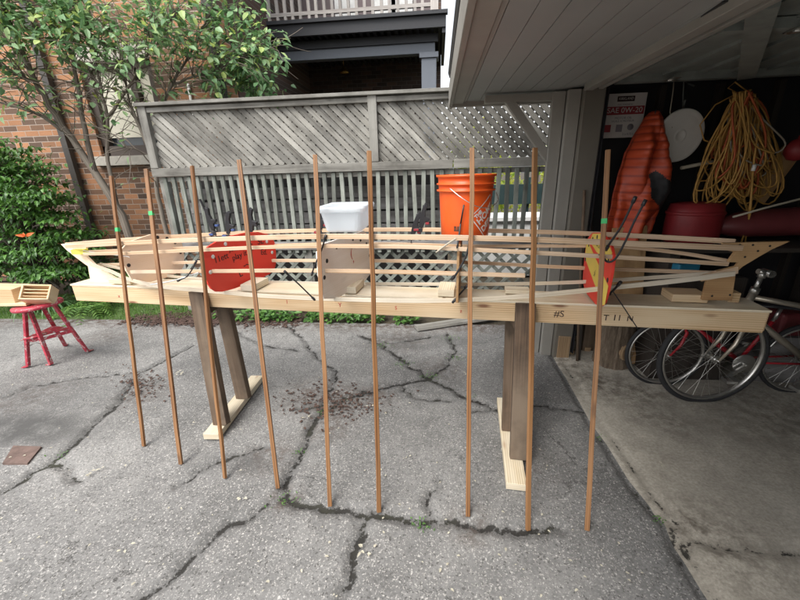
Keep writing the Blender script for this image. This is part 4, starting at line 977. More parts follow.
# ------------------------------------------------------------------ bicycles
def bicycle(x, y, r, wb, paint, scale, label, bars=True, yaw=0):
    root = empty('bicycle', (x, y, 0), label, 'bicycle', 'bicycles in the garage')
    O = V((x, y, 0)); Rz = Matrix.Rotation(yaw, 3, 'Z')
    def P(a, b, z): return O + Rz @ V((a, b, z))
    AX = Rz @ Matrix.Rotation(R(90), 3, 'X')
    for wx in (0, wb):
        wb_ = MB(); Q = [P(wx + r * .95 * math.cos(k * math.pi / 32), 0, r + .004 + r * .95 * math.sin(k * math.pi / 32)) for k in range(64)]
        hub = P(wx, 0, r + .004)
        m_ = MB(); m_.tube([hub + Rz @ V((0, -.045, 0)), hub + Rz @ V((0, .045, 0))], .016, 12); m_.tube([hub + Rz @ V((0, -.065, 0)), hub + Rz @ V((0, .065, 0))], .006, 8)
        for s in (-.034, .034): m_.tube([hub + Rz @ V((0, s, 0)), hub + Rz @ V((0, s * .93, 0))], .026, 14)
        w_ = m_.build('wheel', M['steel'], root)
        wb_.tube(Q, r * .055, 10, closed=True); wb_.build('tyre', M['rubber'], w_)
        q = MB(); q.lathe(hub, [(r * .875, -.013), (r * .915, -.015), (r * .915, .015), (r * .875, .013), (r * .855, 0), (r * .875, -.013)], 64, AX); q.build('rim', M['steel'], w_)
        q = MB()
        for k in range(32):
            a = k * math.pi / 16; s = .032 if k % 2 else -.032; a2 = a + (1.25 if (k // 2) % 2 else -1.25)
            q.tube([hub + Rz @ V((.024 * math.cos(a2), s, .024 * math.sin(a2))), hub + Rz @ V((r * .88 * math.cos(a), 0, r * .88 * math.sin(a)))], .0013, 4, caps=False)
        q.build('spokes', M['steel'], w_)
    k = r / .335
    ht0, ht1 = (.10 * k, .63 * k + .0), (.135 * k, .77 * k)
    bbx, bbz = .60 * k, .30 * k; stx, stz = .46 * k + .0, .0
    f = MB()
    hb, hT = P(ht0[0], 0, ht0[1]), P(ht1[0], 0, ht1[1]); bb = P(bbx, 0, bbz); seat = P(bbx + .17 * k, 0, .70 * k)
    f.tube([hb, hT], .021 * k, 14); f.tube([hb.lerp(hT, .2), bb], .020 * k, 14); f.tube([hb.lerp(hT, .8), bb.lerp(seat, .8)], .016 * k, 12); f.tube([bb, seat], .015 * k, 12)
    f.tube([bb + Rz @ V((0, -.035, 0)), bb + Rz @ V((0, .035, 0))], .022 * k, 12)
    for s in (-.06, .06):
        ra = P(wb, s, r); f.tube([bb + Rz @ V((0, s * .5, 0)), ra], .009 * k, 8); f.tube([bb.lerp(seat, .85), ra], .008 * k, 8)
    f.build('frame', M[paint], root)
    f = MB(); f.tube([hb, P(.105 * k, 0, .60 * k)], .017 * k, 10)
    for s in (-.055, .055): f.tube([P(.105 * k, 0, .60 * k), P(.098 * k, s, .57 * k), P(.07 * k, s, .45 * k), P(0, s, r)], [.014 * k, .014 * k, .012 * k, .007 * k], 10)
    f.build('fork', M[paint], root)
    s_ = MB(); c0 = P(.235 * k, 0, .84 * k); s_.tube([hT, P(.152 * k, 0, .87 * k)], .013 * k, 10); s_.tube([P(.150 * k, 0, .86 * k), P(.156 * k, 0, .895 * k)], .020 * k, 10); s_.tube([P(.125 * k, 0, .90 * k), P(.178 * k, 0, .89 * k)], .016 * k, 10); s_.tube([P(.180 * k, -.035, .888 * k), P(.180 * k, .035, .888 * k)], .021 * k, 14); s_.tube([P(.134 * k, 0, .765 * k), P(.141 * k, 0, .80 * k)], .024 * k, 12)
    s_.build('stem', M['steel'], root)
    if bars:
        s_ = MB(); s_.tube([P(.235 * k, -.27, .90 * k), P(.235 * k, -.05, .885 * k), P(.235 * k, .05, .885 * k), P(.24 * k, .27, .90 * k)], .0115, 10)
        
        s_.build('handlebar', M['steel'], root)
    s_ = MB(); s_.tube([bb.lerp(seat, .95), P(bbx + .19 * k, 0, .80 * k)], .012, 10)
    sp_ = s_.build('seat_post', M['steel'], root)
    s_ = MB(); ss = [(-.14, .025, .02), (-.05, .035, .03), (.04, .06, .035), (.1, .075, .04), (.13, .06, .03)]
    vs = []
    for (a, w_, h_) in ss:
        for q in range(10):
            an = 2 * math.pi * q / 10; vs.append(P(bbx + .20 * k + a, w_ * math.cos(an), .82 * k + h_ * .5 * math.sin(an)))
    s_.add(vs, [(i * 10 + q, i * 10 + (q + 1) % 10, (i + 1) * 10 + (q + 1) % 10, (i + 1) * 10 + q) for i in range(4) for q in range(10)] + [tuple(range(10))[::-1], tuple(range(40, 50))], None, True)
    s_.build('saddle', M['blackplastic'], root)
    c = MB(); c.tube([bb + Rz @ V((0, -.085, 0)), bb + Rz @ V((0, .085, 0))], .011, 8); c.lathe(bb + Rz @ V((0, -.05, 0)), [(.0, .002), (.085 * k, .002), (.09 * k, 0), (.085 * k, -.002), (0, -.002)], 36, AX)
    for sg, yy in ((1, -.075), (-1, .075)):
        e = bb + Rz @ V((-.12 * sg * k, yy, -.12 * sg * k)); c.beam(bb + Rz @ V((0, yy, 0)), e, .024, .014, up=tuple(Rz @ V((0, 1, 0))))
    ck = c.build('crankset', M['steel'], root)
    for sg, yy in ((1, -.12), (-1, .12)):
        e = bb + Rz @ V((-.12 * sg * k, yy, -.12 * sg * k)); q = MB(); q.box(e, (.09, .07, .022), Rz); q.build('pedal', M['steel'], ck, bevel=.004)
    return root
wp = gz(712, 403)
bicycle(at(714, 350, wp.y).x, wp.y, .345, 1.03, 'silver', 1, 'silver bicycle with bare front wheel towards the doorway, no handlebar, nearer of the two', False, R(3))
w2 = gz(668, 387); bicycle(at(667, 345, w2.y + .02).x, w2.y + .02, .265, .85, 'redpaint', 1, 'smaller red bicycle behind the silver one, its front wheel by the stump', False, R(-4))

# ------------------------------------------------------------------ strongback (long box beam) on two sawhorses
BZ = .872; BH = .105
fl, fr_ = gz(70.5, 286, BZ), gz(771.5, 313, BZ)
ax = (fr_ - fl).normalized(); nrm = V((-ax.y, ax.x, 0)); BW = .19
sb = empty('strongback', (fl + fr_) / 2 - V((0, 0, BH)), 'long pale pine box beam resting on two sawhorses under the boat frame', 'beam')
b = MB(); cmid = (fl + fr_) / 2 + nrm * BW / 2
L = (fr_ - fl).length
R3 = Matrix((ax, nrm, V((0, 0, 1)))).transposed()
b.box(fl.lerp(fr_, .5) + nrm * .01 - V((0, 0, BH / 2)), (L - .02, .02, BH - .0), R3); b.build('side_board', M['pine'], sb, bevel=.002)
b = MB(); b.box(fl.lerp(fr_, .5) + nrm * (BW - .01) - V((0, 0, BH / 2)), (L - .02, .02, BH), R3); b.build('side_board', M['pine'], sb, bevel=.002)
b = MB(); b.box(fl.lerp(fr_, .31) + nrm * (BW / 2) + V((0, 0, .007)), (L * .62, BW + .004, .012), R3); b.box(fl.lerp(fr_, .812) + nrm * (BW / 2) + V((0, 0, .006)), (L * .376, BW + .004, .012), R3)
b.build('top_board', M['pine_pale'], sb, bevel=.002)
b = MB(); b.box(fl + ax * .0 + nrm * (BW / 2) - V((0, 0, BH / 2)), (.018, BW - .045, BH - .004), R3); b.box(fr_ + nrm * (BW / 2) - V((0, 0, BH / 2)), (.018, BW - .045, BH - .004), R3); b.build('end_cap', M['pine'], sb)
def onface(px, py):
    d = ray(px, py); n = -nrm; t = (fl - CC).dot(n) / d.dot(n); return CC + d * t - nrm * .001
for (px, py, s, sz, mt) in ((559, 314, '#S', .05, 'ink'), (606, 318, 'T', .045, 'ink'), (617, 318, '11', .045, 'ink'), (630, 319, 'N', .04, 'ink'), (340, 305, 'Y', .035, 'redink'), (287, 302, 'l', .035, 'redink'), (396, 308, 'S', .03, 'redink'), (119, 296, 'x', .03, 'redink'), (461, 311, 'z', .03, 'redink')):
    fontmesh('marking', s, sz, M[mt], onface(px, py), ax, (0, 0, 1), sb)
def sawhorse(p_front, p_back, feet, tops, label):
    root = empty('sawhorse', (p_front + p_back) / 2, label, 'sawhorse', 'sawhorses under the long beam')
    b = MB(); f0, f1 = p_front.copy(), p_back.copy(); f0.z = f1.z = .022 + .006; b.beam(f0, f1, .095, .044); b.build('foot', M['pine_pale'], root, bevel=.003)
    dirv = (f1 - f0).normalized()
    for (a, z) in zip(feet, tops):
        b = MB(); b.beam(a[0], a[1], .09 if True else 0, .045, up=tuple(dirv)); b.build('post', M['oldwood'], root, bevel=.003)
    return root
def bl(t, o): return fl.lerp(fr_, t) + nrm * o
def horse(pxF, pxB, shift, postpx, label, zt=.01):
    F0, B0 = gz(*pxF), gz(*pxB)
    d = (B0 - F0).normalized(); base = F0.copy()
    posts = []
    for i, (px, py) in enumerate(postpx):
        foot = gz(px, py, .05); # beam coordinate
        s = (foot - fl).dot(ax); off = (foot - fl).dot(nrm)
        off_t = -.0245 if i == 0 else BW + .0245
        top = fl + ax * (s + shift) + nrm * off_t; top.z = BZ + (zt if i == 0 else -.02)
        posts.append((V((foot.x, foot.y, .05)), top))
    root = empty('sawhorse', (F0 + B0) / 2, label, 'sawhorse', 'sawhorses under the long beam')
    b = MB(); a, c = F0.copy(), B0.copy(); a.z = c.z = .031; b.beam(a, c, .10, .04); b.build('foot', M['pine_pale'], root, bevel=.003)
    for q, (p, t) in enumerate(posts): b = MB(); b.beam(p, t, .10, .045, up=tuple(nrm)); b.build('post', M['oldwood'], root, bevel=.003)
    b = MB(); s0 = posts[0][1]; s1 = posts[1][1]; q0, q1 = s0.copy(), s1.copy(); q0.z = q1.z = BZ - BH - .022; q0 = q0 + nrm * .024; q1 = q1 - nrm * .024
    b.beam(q0, q1, .09, .04); b.build('crosspiece', M['oldwood'], root, bevel=.003)
horse((212, 441), (258, 381), -.14, ((222, 424), (244, 398)), 'left sawhorse of two dark weathered posts on a pale foot board')
horse((516, 492), (504, 404), -.01, ((519, 458), (510, 430)), 'right sawhorse of two dark weathered posts, nearest the garage')

# pine blocks on the beam
def blk(px, py, d, lb, rot=0, mt='pine_pale', h=.045):
    p = gz(px, py, BZ + .016 + h / 2); b = MB(); b.box(p, d, R3 @ Matrix.Rotation(rot, 3, 'Z')); return b.build('wood_block', M[mt], bevel=.002, label=lb, cat='wood block', group='pine blocks on the long beam')
blk(255, 284, (.09, .17, .04), 'pale pine block on the beam in front of the red panel', 0)
blk(353, 286, (.09, .17, .04), 'pine block with red pencil marks on the beam beside the pale plywood panel')
blk(447, 289, (.09, .16, .04), 'pine block against the edge on panel under the orange bucket')
blk(517, 290, (.13, .08, .02), 'thin pine pad on the beam between bucket and right sawhorse', 0)
blk(684, 295, (.16, .12, .04), 'tan pine block on the beam next to the right stem plate', 0, 'pine')
blk(122, 281, (.17, .04, .03), 'small pine cleat at the foot of the left stem plate', 0)
blk(727, 294, (.05, .12, .05), 'little pine block right of the right stem plate', 0, 'pine')

# ------------------------------------------------------------------ boat frame
TL = at(62, 246, 2.30); TR = at(788, 241, 1.84)
def axisY(X): return TL.y + (X - TL.x) * (TR.y - TL.y) / (TR.x - TL.x)
def halfw(X):
    u = (X - TL.x) / (TR.x - TL.x); u = min(1, max(0, u)); return .31 * max(0, 1 - abs(2 * u - 1) ** 2.3) ** .85
def onside(px, py, side, k):
    X = at(px, py, 2.0).x
    for _ in range(12): Y = axisY(X) + side * k * halfw(X); X = at(px, py, Y).x
    p = at(px, py, Y); return p
boat = empty('boat_frame', (0, 2.0, BZ), 'skeleton of a wooden boat, thin battens bent round panels, standing on the long beam', 'boat frame')
def crom(P, n=6):
    out = []
    for i in range(len(P) - 1):
        p0 = P[max(i - 1, 0)]; p1 = P[i]; p2 = P[i + 1]; p3 = P[min(i + 2, len(P) - 1)]
        for k in range(n):
            t = k / n; out.append(.5 * ((2 * p1) + (p2 - p0) * t + (2 * p0 - 5 * p1 + 4 * p2 - p3) * t * t + (3 * p1 - p0 - 3 * p2 + p3) * t ** 3))
    out.append(P[-1]); return out
def batten(name, px, side, k, w=.011, h=.0185, mt='strip', **kw):
    P = [onside(x, y, side, k) for x, y in px]; b = MB(); b.strip(crom(P), w, h); return b.build(name, M[mt], boat, bevel=.0015, **kw)
NG = batten('gunwale', [(66, 246.5), (120, 243.5), (180, 240.5), (240, 238.5), (310, 236.5), (400, 237), (470, 238), (560, 240.5), (640, 244), (700, 246.5), (742, 248)], -1, 1.0, .014, .024)
batten('gunwale', [(66, 244.5), (120, 240), (200, 235), (290, 231), (400, 229.5), (480, 230.5), (560, 232.5), (640, 236), (735, 241.5)], 1, 1.0, .014, .024)
batten('stringer', [(84, 254), (130, 253), (200, 250), (290, 246.5), (400, 246.5), (470, 249.5), (560, 254), (640, 258.5), (728, 264)], -1, 1.0)
batten('stringer', [(84, 252), (150, 249), (250, 246), (330, 243.8), (400, 244), (470, 246), (560, 246), (617, 246.5), (680, 253), (728, 261)], 1, 1.0)
batten('stringer', [(98, 265), (170, 263), (230, 261), (300, 260.5), (400, 261), (470, 262.5), (560, 267), (640, 270), (716, 273)], 1, .85, .012, .02)
batten('stringer', [(131, 272), (170, 271.5), (230, 271), (300, 270.5), (400, 272), (470, 274), (525, 275.5)], -1, .85, .012, .02)
M['whitestrip'] = wood('pale_batten', (.68, .60, .47), (.56, .47, .35), (.74, .67, .55), knots=.1, grain=120)
batten('chine', [(90, 264), (110, 271), (131, 280), (165, 287), (210, 291), (260, 295.5), (320, 298.5), (400, 300.5), (455, 300), (510, 297), (560, 293), (612, 287.5), (670, 281.5), (735, 273.5)], -1, .62, .008, .024, 'whitestrip')
batten('chine', [(100, 264), (140, 272), (200, 279), (300, 283), (400, 284), (500, 284), (580, 282), (660, 277), (728, 272)], 1, .55, .008, .02, 'whitestrip')
# station panels
def station(name, nearpx, farpx, nearY, farY, ztop_px, outline, mt, label=None, th=.012):
    a = at(nearpx[0], nearpx[1], nearY); c = at(farpx[0], farpx[1], farY); d = (c - a); d.z = 0; W = d.length; d.normalize()
    O = V(((a.x + c.x) / 2, (a.y + c.y) / 2, BZ + .014)); H = ztop_px
    b = MB(); b.prism([(x * W, z * H) for x, z in outline], th, O, d, (0, 0, 1)); o = b.build(name, M[mt], boat, bevel=.0015, label=label)
    return o, O, d, W, H
rnd_out = [(-.18, .03), (.18, .03), (.36, .09), (.44, .18), (.48, .38), (.5, .60), (.49, .73), (.46, .82), (.39, .89), (.30, .94), (.12, .98), (0, 1), (-.12, .98), (-.30, .94), (-.39, .89), (-.46, .82), (-.49, .73), (-.5, .60), (-.48, .38), (-.44, .18), (-.36, .09)]
box_out = [(-.26, .03), (.26, .03), (.45, .15), (.5, .55), (.47, .8), (.36, .97), (.34, 1), (-.40, 1), (-.49, .9), (-.5, .55), (-.47, .15)]
S1 = station('station_panel', (122, 262), (186, 262), 2.08, 2.50, .315, rnd_out, 'ply', 'unpainted plywood panel with rounded outline')
red_out = [(-.34, .085), (-.2, .06), (.2, .06), (.34, .085), (.41, .125), (.455, .20), (.48, .30), (.495, .45), (.5, .66), (.465, .80), (.40, .88), (.26, .96), (.10, .995), (-.10, .995), (-.26, .97), (-.40, .90), (-.465, .80), (-.5, .62), (-.495, .45), (-.48, .30), (-.455, .20), (-.41, .125)]
S2 = station('station_panel', (201, 262), (277, 262), 1.86, 2.44, .335, red_out, 'redboard', 'bright red panel with handwriting')
S3 = station('station_panel', (317, 262), (372, 258), 1.76, 2.34, .33, box_out, 'plygrey', 'pale plywood panel under the plastic bin')
S4 = station('station_panel', (458, 262), (461, 258), 1.72, 2.25, .31, box_out, 'plydark', 'brown panel seen edge on under the bucket')
S5 = station('station_panel', (615, 260), (585, 260), 1.68, 2.14, .355, rnd_out, 'redboard', 'red panel with yellow bands')
def holes(S, side, mt='dkpanel'):
    o, O, d, W, H = S; n = d.cross(V((0, 0, 1))) * side; A = Matrix((d, V((0, 0, 1)), n)).transposed()
    for (x, z) in ((-.37, .72), (.37, .74), (-.2, .88), (.1, .92), (.43, .5), (-.43, .48), (.25, .86)):
        b = MB(); b.lathe(O + d * x * W + V((0, 0, z * H)) + n * .0065, [(0, .001), (.011, .001), (.012, 0)], 12, A); b.build('lashing_hole', M[mt], o)
n2 = lambda S: (1 if (S[2].cross(V((0, 0, 1)))).dot(CC - S[1]) > 0 else -1)
for S in (S1, S2, S3, S5): holes(S, n2(S), 'dkpanel' if S is not S2 else 'white')
def write(S, s, x, z, size, mt='ink', rot=0):
    o, O, d, W, H = S; sg = n2(S); n = d.cross(V((0, 0, 1))) * sg; X = d if d.dot(RR) > 0 else -d
    c, s_ = math.cos(rot), math.sin(rot); Z = V((0, 0, 1)); fontmesh('marking', s, size, M[mt], O + d * x * W + Z * z * H + n * .0068, X * c + Z * s_, Z * c - X * s_, o)
write(S2, '11ett', -.28, .66, .05, rot=.1); write(S2, 'your', -.12, .76, .035); write(S2, 'play it', -.05, .62, .05, rot=.1); write(S2, '-S', .12, .70, .06, rot=.2); write(S2, 'SL', .27, .78, .06); write(S2, 'Ed.', .3, .55, .05, rot=-.2); write(S2, 'L~', -.05, .3, .06, rot=.2); write(S2, '-~', .02, .42, .06)
write(S3, '(', .05, .68, .07, 'redink'); write(S3, ',', .08, .58, .07, 'redink')
# yellow bands on the last panel
def band(S, pts):
    o, O, d, W, H = S; n = d.cross(V((0, 0, 1))) * n2(S); b = MB()
    vs = [O + d * x * W + V((0, 0, z * H)) + n * .0072 for x, z in pts]; k = len(vs); b.add(vs + [v - n * .0005 for v in vs], [tuple(range(k)), tuple(range(k, 2 * k))[::-1]] + [(i, (i + 1) % k, (i + 1) % k + k, i + k) for i in range(k)])
    b.build('painted_band', M['yellow'], o)
band(S5, [(-.48, .42), (-.47, .16), (-.40, .12), (.47, .52), (.48, .80)][::-1]); band(S5, [(.28, .93), (.36, .80), (.05, .72), (-.40, .70), (-.44, .84), (-.28, .93), (0, .99)])
write(S5, 'Slow', 0, .83, .05); write(S5, 'k', .0, .42, .05)
# frame edging of panels: bow and stern stem plates
def stem(name, px, Yc, mt, label, th=.018):
    P = []
    for x, y in px:
        X = at(x, y, 2.0).x
        for _ in range(8): Y = axisY(X); X = at(x, y, Y).x
        P.append(at(x, y, Y))
    d = V((TR.x - TL.x, TR.y - TL.y, 0)).normalized(); O = P[0]; b = MB(); b.prism([((p - O).dot(d), p.z - O.z) for p in P], th, O, d, (0, 0, 1)); return b.build(name, M[mt], boat, bevel=.002, label=label)
s1 = stem('stem_plate', [(62, 244), (90, 243.5), (84, 253), (96, 265), (104, 271), (122, 281), (92, 282.5), (89, 266), (78, 258), (68, 250)], 0, 'ply', 'pointed plywood plate at the left tip')
s2 = stem('stem_plate', [(789, 241), (771, 249), (757, 257), (742, 266), (735, 272), (731, 300), (701, 299.5), (707, 276), (716, 271), (735, 266), (738, 262), (727, 262), (734, 252), (722, 249), (722, 243)], 0, 'plydark', 'stained plywood plate at the right tip')
s3 = stem('stem_rail', [(737, 266), (737, 273), (716, 278), (700, 281), (700, 276), (716, 271)], 0, 'strip', None, .024)
b = MB(); p = [onside(x, y, -1, .02) for x, y in ((73, 252), (84, 253))]
for (x, y) in ((740, 245), (753, 245), (745, 257), (758, 251), (730, 295), (712, 296), (770, 246)):
    X = at(x, y, 2.0).x
    for _ in range(8): Y = axisY(X) - .010; X = at(x, y, Y).x
    q = at(x, y, Y); b = MB(); b.lathe(q, [(0, .0015), (.0045, .0015), (.005, -.001)], 10, Matrix.Rotation(R(90), 3, 'X')); b.build('screw', M['dkpanel'], s2)
b = MB()
q = [onside(x, y, -1, .5) for x, y in ((74, 249), (84, 250), (86, 254), (76, 254))]; b.box((q[0] + q[2]) / 2, (.09, .04, .03)); b.build('tape_wrap', M['yellowtape'], boat)

# ------------------------------------------------------------------ cords, clamps
def cord(px, r, label, mt='rubber', hook=True):
    P = [V(p) for p in px]; b = MB(); b.tube(crom(P, 5), r, 8)
    o = empty('bungee_cord', min(P, key=lambda q: q.z), label, 'bungee cord', 'black elastic cords on the boat frame'); b.build('cord', M[mt], o)
    if hook:
        for e, f in ((P[0], P[1]), (P[-1], P[-2])):
            b = MB(); d = (e - f).normalized(); b.tube([e - d * .012, e + d * .014], r * 1.7, 8); b.build('hook', M['blackplastic'], o)
    return o
on = lambda x, y, k, o=-.012: onside(x, y, -1, k) + V((0, o, 0))
cord([on(287, 272, 1), on(300, 284, .85), on(314, 298, .62, -.01)], .004, 'short black cord slanting from the batten to the beam left of the pale panel')
cord([on(326, 237, 1), on(322, 250, 1.02), on(315, 266, 1.0), on(313, 273, .9)], .004, 'black cord looped down the front edge of the pale panel')
cord([on(470, 238, 1.05), on(466, 255, 1.05), on(457, 272, 1.0), on(453, 277, .9)], .005, 'black cord hanging below the bucket, above the beam')
cord([on(466, 286, .7), on(460, 293, .66), on(454, 300, .63)], .004, 'stub of black cord tied at the beam under the bucket')
cord([on(197, 262, 1.02), on(194, 268, 1), on(188, 276, .9), on(180, 280, .8)], .0035, 'black cord tied round the battens left of the red panel')
cord([on(618, 283, .8), on(612, 290, .65), on(607, 294, .66)], .005, 'black knot of cord holding the lowest batten to the red and yellow panel')
cord([on(612, 291, .64), on(622, 307, .66, -.03), on(634, 326, .66, -.04)], .0025, 'thin black tail of cord dangling over the beam near the stump', hook=False)
cord([V((at(634, 200, 1.6))), at(622, 225, 1.63), at(610, 243, 1.68), at(607, 248, 1.7)], .0045, 'upper black cord arm sticking up beside the rightmost pole')
cord([at(644, 203, 1.6), at(634, 222, 1.6), at(626, 240, 1.62), at(616, 258, 1.65), at(608, 262, 1.66), at(602, 256, 1.68)], .0045, 'black cord bent like a hook right of the rightmost pole')
cord([on(436, 252, 1), on(448, 243, 1.02), on(456, 238, 1.04)], .004, 'pale cord end poking out left under the bucket', 'ropewhite', False)
b = MB(); b.tube(crom([on(83, 250, .4), on(110, 254, .7), on(128, 256, .9), on(131, 257, 1.0)], 5), .0025, 6); b.build('tie_line', M['lightgrey'], label='thin pale blue line running back from the left tip', cat='line')
b = MB(); b.tube(crom([on(152, 284, .75), on(175, 280, .85), on(200, 272, .92)], 5), .0035, 6); b.build('tie_line', M['lightgrey'], label='thin pale line lashed between the battens right of the second pole', cat='line')
def clamp(p, lean, label, s=1.0, acc='maroon'):
    o = empty('bar_clamp', p, label, 'clamp', 'black bar clamps on the boat frame'); Z = V((lean, 0, 1)).normalized(); X = V((1, 0, -lean)).normalized()
    b = MB(); b.beam(p - Z * .03, p + Z * .19 * s, .006, .018, up=(0, 1, 0)); b.build('bar', M['blackplastic'], o)
    b = MB(); b.prism([(-.012, 0), (.012, 0), (.02, .035), (.045, .045), (.05, .06), (.02, .068), (.018, .1), (.03, .14), (.012, .155), (-.004, .12), (-.014, .06)], .026, p + Z * .02 * s, X, Z); b.build('handle', M['blackplastic'], o, bevel=.003)
    b = MB(); b.box(p + X * .035 + Z * .045, (.022, .024, .014)); b.build('jaw_pad', M[acc], o, bevel=.002); b = MB(); b.box(p - X * .03, (.03, .024, .014)); b.build('jaw_pad', M[acc], o, bevel=.002)
    b = MB(); b.prism([(-.04, -.012), (.01, -.012), (.01, .012), (-.04, .010)], .02, p, X, Z); b.build('jaw', M['blackplastic'], o, bevel=.002)
F = lambda x, y: onside(x, y, 1, 1.0)
clamp(F(412, 238), .22, 'black clamp left of the pair standing on the far gunwale between bin and bucket', .8)
clamp(F(421, 230), .1, 'black clamp right of the pair standing on the far gunwale between bin and bucket', .8)
clamp(F(321, 232), -.02, 'black clamp half hidden behind the middle left pole by the plastic bin', .75)
clamp(F(216, 236) + V((0, 0, .02)), -.28, 'black and blue clamp leaning left on the gunwale above the red panel', 1.25, 'blue')
clamp(F(229, 236), .08, 'small black clamp standing just right of the leaning blue one', .85, 'blue')
clamp(F(252, 232), 0, 'slim black clamp behind the fourth pole', .5, 'blackplastic')

# ------------------------------------------------------------------ bucket and bin
bx, by, bz = at(465, 240, 1.93).x, 1.98, 1.228
bk = empty('bucket', (bx, by, bz), 'orange plastic bucket with wire handle standing on the gunwales', 'bucket')
bh = at(465, 174.5, 1.9).z - bz; rt, rb = .150, .122
prof = [(0, 0), (rb - .006, 0), (rb, .006)]
def rad(z): return rb + (rt - .012 - rb) * z / bh
for z in (bh * .3, bh * .6, bh * .72): prof.append((rad(z), z))
for (zz, o) in ((.735, 0), (.74, .012), (.765, .013), (.77, .002), (.84, .002), (.845, .012), (.865, .012), (.87, .002), (.96, .003), (.965, .012), (1.0, .012), (1.0, .004), (.97, -.002)): prof.append((rad(bh * zz) + o, bh * zz))
prof += [(rad(bh * .5) - .003, bh * .5), (rb - .004, .006), (0, .006)]
b = MB(); b.lathe((bx, by, bz), prof, 64); b.build('body', M['orange'], bk)
b = MB(); pr = V((bx, by, bz)); h0 = pr + V((-.085, -.118, bh * .80)); h1 = pr + V((.149, -.03, bh * .70))
b.tube(crom([h0, pr + V((-.03, -.155, bh * .66)), pr + V((.04, -.165, bh * .53)), pr + V((.10, -.14, bh * .50)), pr + V((.15, -.08, bh * .58)), h1], 6), .0022, 6); b.build('handle', M['steel'], bk)
b = MB(); b.tube([pr + V((-.018, -.150, bh * .55)), pr + V((-.03, -.137, bh * .25))], .004, 8); b.tube([pr + V((-.03, -.137, bh * .25)), pr + V((-.04, -.13, -.02)), on(457, 247, 1.05)], .0045, 8); b.build('tie_strap', M['blackplastic'], bk)
# logo mark: tilted square of white stencil letters wrapped on the side
def wrap(o, zc, ang0, rot):
    for v in o.data.vertices:
        x, y = v.co.x, v.co.y; X = x * math.cos(rot) - y * math.sin(rot); Y = x * math.sin(rot) + y * math.cos(rot); z = zc + Y; r = rad(z) + .0008 + v.co.z; a = ang0 + X / r
        v.co = V((r * math.cos(a), r * math.sin(a), z))
def bucket_text(name, txt, size, dx, dy, mt, ang0, zc, rot):
    c = bpy.data.curves.new(name, 'FONT'); c.body = txt; c.size = size; c.align_x = 'CENTER'; c.align_y = 'CENTER'; c.extrude = .0003; c.offset = .0012
    t = bpy.data.objects.new('tmp', c); COL.objects.link(t); bpy.context.view_layer.update()
    me = bpy.data.meshes.new_from_object(t.evaluated_get(bpy.context.evaluated_depsgraph_get())); bpy.data.objects.remove(t)
    for v in me.vertices: v.co.x += dx; v.co.y += dy
    me.materials.clear(); me.materials.append(M[mt]); o = bpy.data.objects.new(name, me); COL.objects.link(o); wrap(o, zc, ang0, rot); o.parent = bk; return o
A0 = R(-35); Z0 = bh * .33
for txt, sz, dx, dy in (('THE', .024, -.038, .055), ('HOME', .046, 0, .024), ('DEPOT', .043, 0, -.025)): bucket_text('logo_lettering', txt, sz, dx, dy, 'white', A0, Z0, R(42))
# square outline of the logo
b = MB(); s_ = .076
def logo_pt(x, y, e):
    rot = R(42); X = x * math.cos(rot) - y * math.sin(rot); Y = x * math.sin(rot) + y * math.cos(rot); z = Z0 + Y; r = rad(z) + e; a = A0 + X / r; return V((bx + r * math.cos(a), by + r * math.sin(a), bz + z))
for (x0, y0, x1, y1) in ((-s_, -s_, s_, -s_), (s_, -s_, s_, s_), (s_, s_, -s_, s_), (-s_, s_, -s_, -s_)):
    n = 10; dx, dy = (x1 - x0), (y1 - y0); l = math.hypot(dx, dy); nx, ny = -dy / l * .0025, dx / l * .0025; vs = []
    for i in range(n + 1): t = i / n; vs += [logo_pt(x0 + dx * t - nx, y0 + dy * t - ny, .0009), logo_pt(x0 + dx * t + nx, y0 + dy * t + ny, .0009)]
    b.add(vs, [(2 * i, 2 * i + 1, 2 * i + 3, 2 * i + 2) for i in range(n)])
b.build('logo_border', M['white'], bk)
b = MB(); vs = []
for (a, z) in ((-119, .115), (-106, .115), (-106, .20), (-119, .20)): r = rad(bh * z) + .0006; vs.append(V((bx + r * math.cos(R(a)), by + r * math.sin(R(a)), bz + bh * z + 0)))
b.add(vs, [(0, 1, 2, 3)]); b.build('label', plain('warning_label', (.10, .03, .01), .6, nz=.6, sc=80), bk)

bn0 = onside(328, 231, -1, .3); t = empty('plastic_bin', (0, 0, 0), 'frosted clear plastic bin with rim resting on the gunwales over the pale panel', 'bin')
x0, x1 = at(324, 210, 2.0).x, at(369, 210, 2.0).x; zb = 1.262; zt_ = at(345, 207, 1.9).z; xc = (x0 + x1) / 2; yc = 2.02; t.location = (xc, yc, zb)
def rring(w, d, z, r=.035, n=5):
    out = []
    for (cx_, cy_, a0) in ((w / 2 - r, d / 2 - r, 0), (-w / 2 + r, d / 2 - r, 90), (-w / 2 + r, -d / 2 + r, 180), (w / 2 - r, -d / 2 + r, 270)):
        for k in range(n): a = R(a0 + 90 * k / (n - 1)); out.append(V((xc + cx_ + r * math.cos(a), yc + cy_ + r * math.sin(a), z)))
    return out
W_ = x1 - x0; rings = [rring(W_ * .74, .24, zb), rring(W_ * .78, .25, zb + .006), rring(W_ * .90, .30, zt_ - .03), rring(W_ * .93, .31, zt_ - .028), rring(W_ * .93, .31, zt_ - .012), rring(W_ * 1.0, .335, zt_ - .012), rring(W_ * 1.0, .335, zt_), rring(W_ * .96, .32, zt_), rring(W_ * .88, .29, zt_ - .03), rring(W_ * .76, .24, zb + .009)]
b = MB(); vs = [p for r_ in rings for p in r_]; n = len(rings[0])
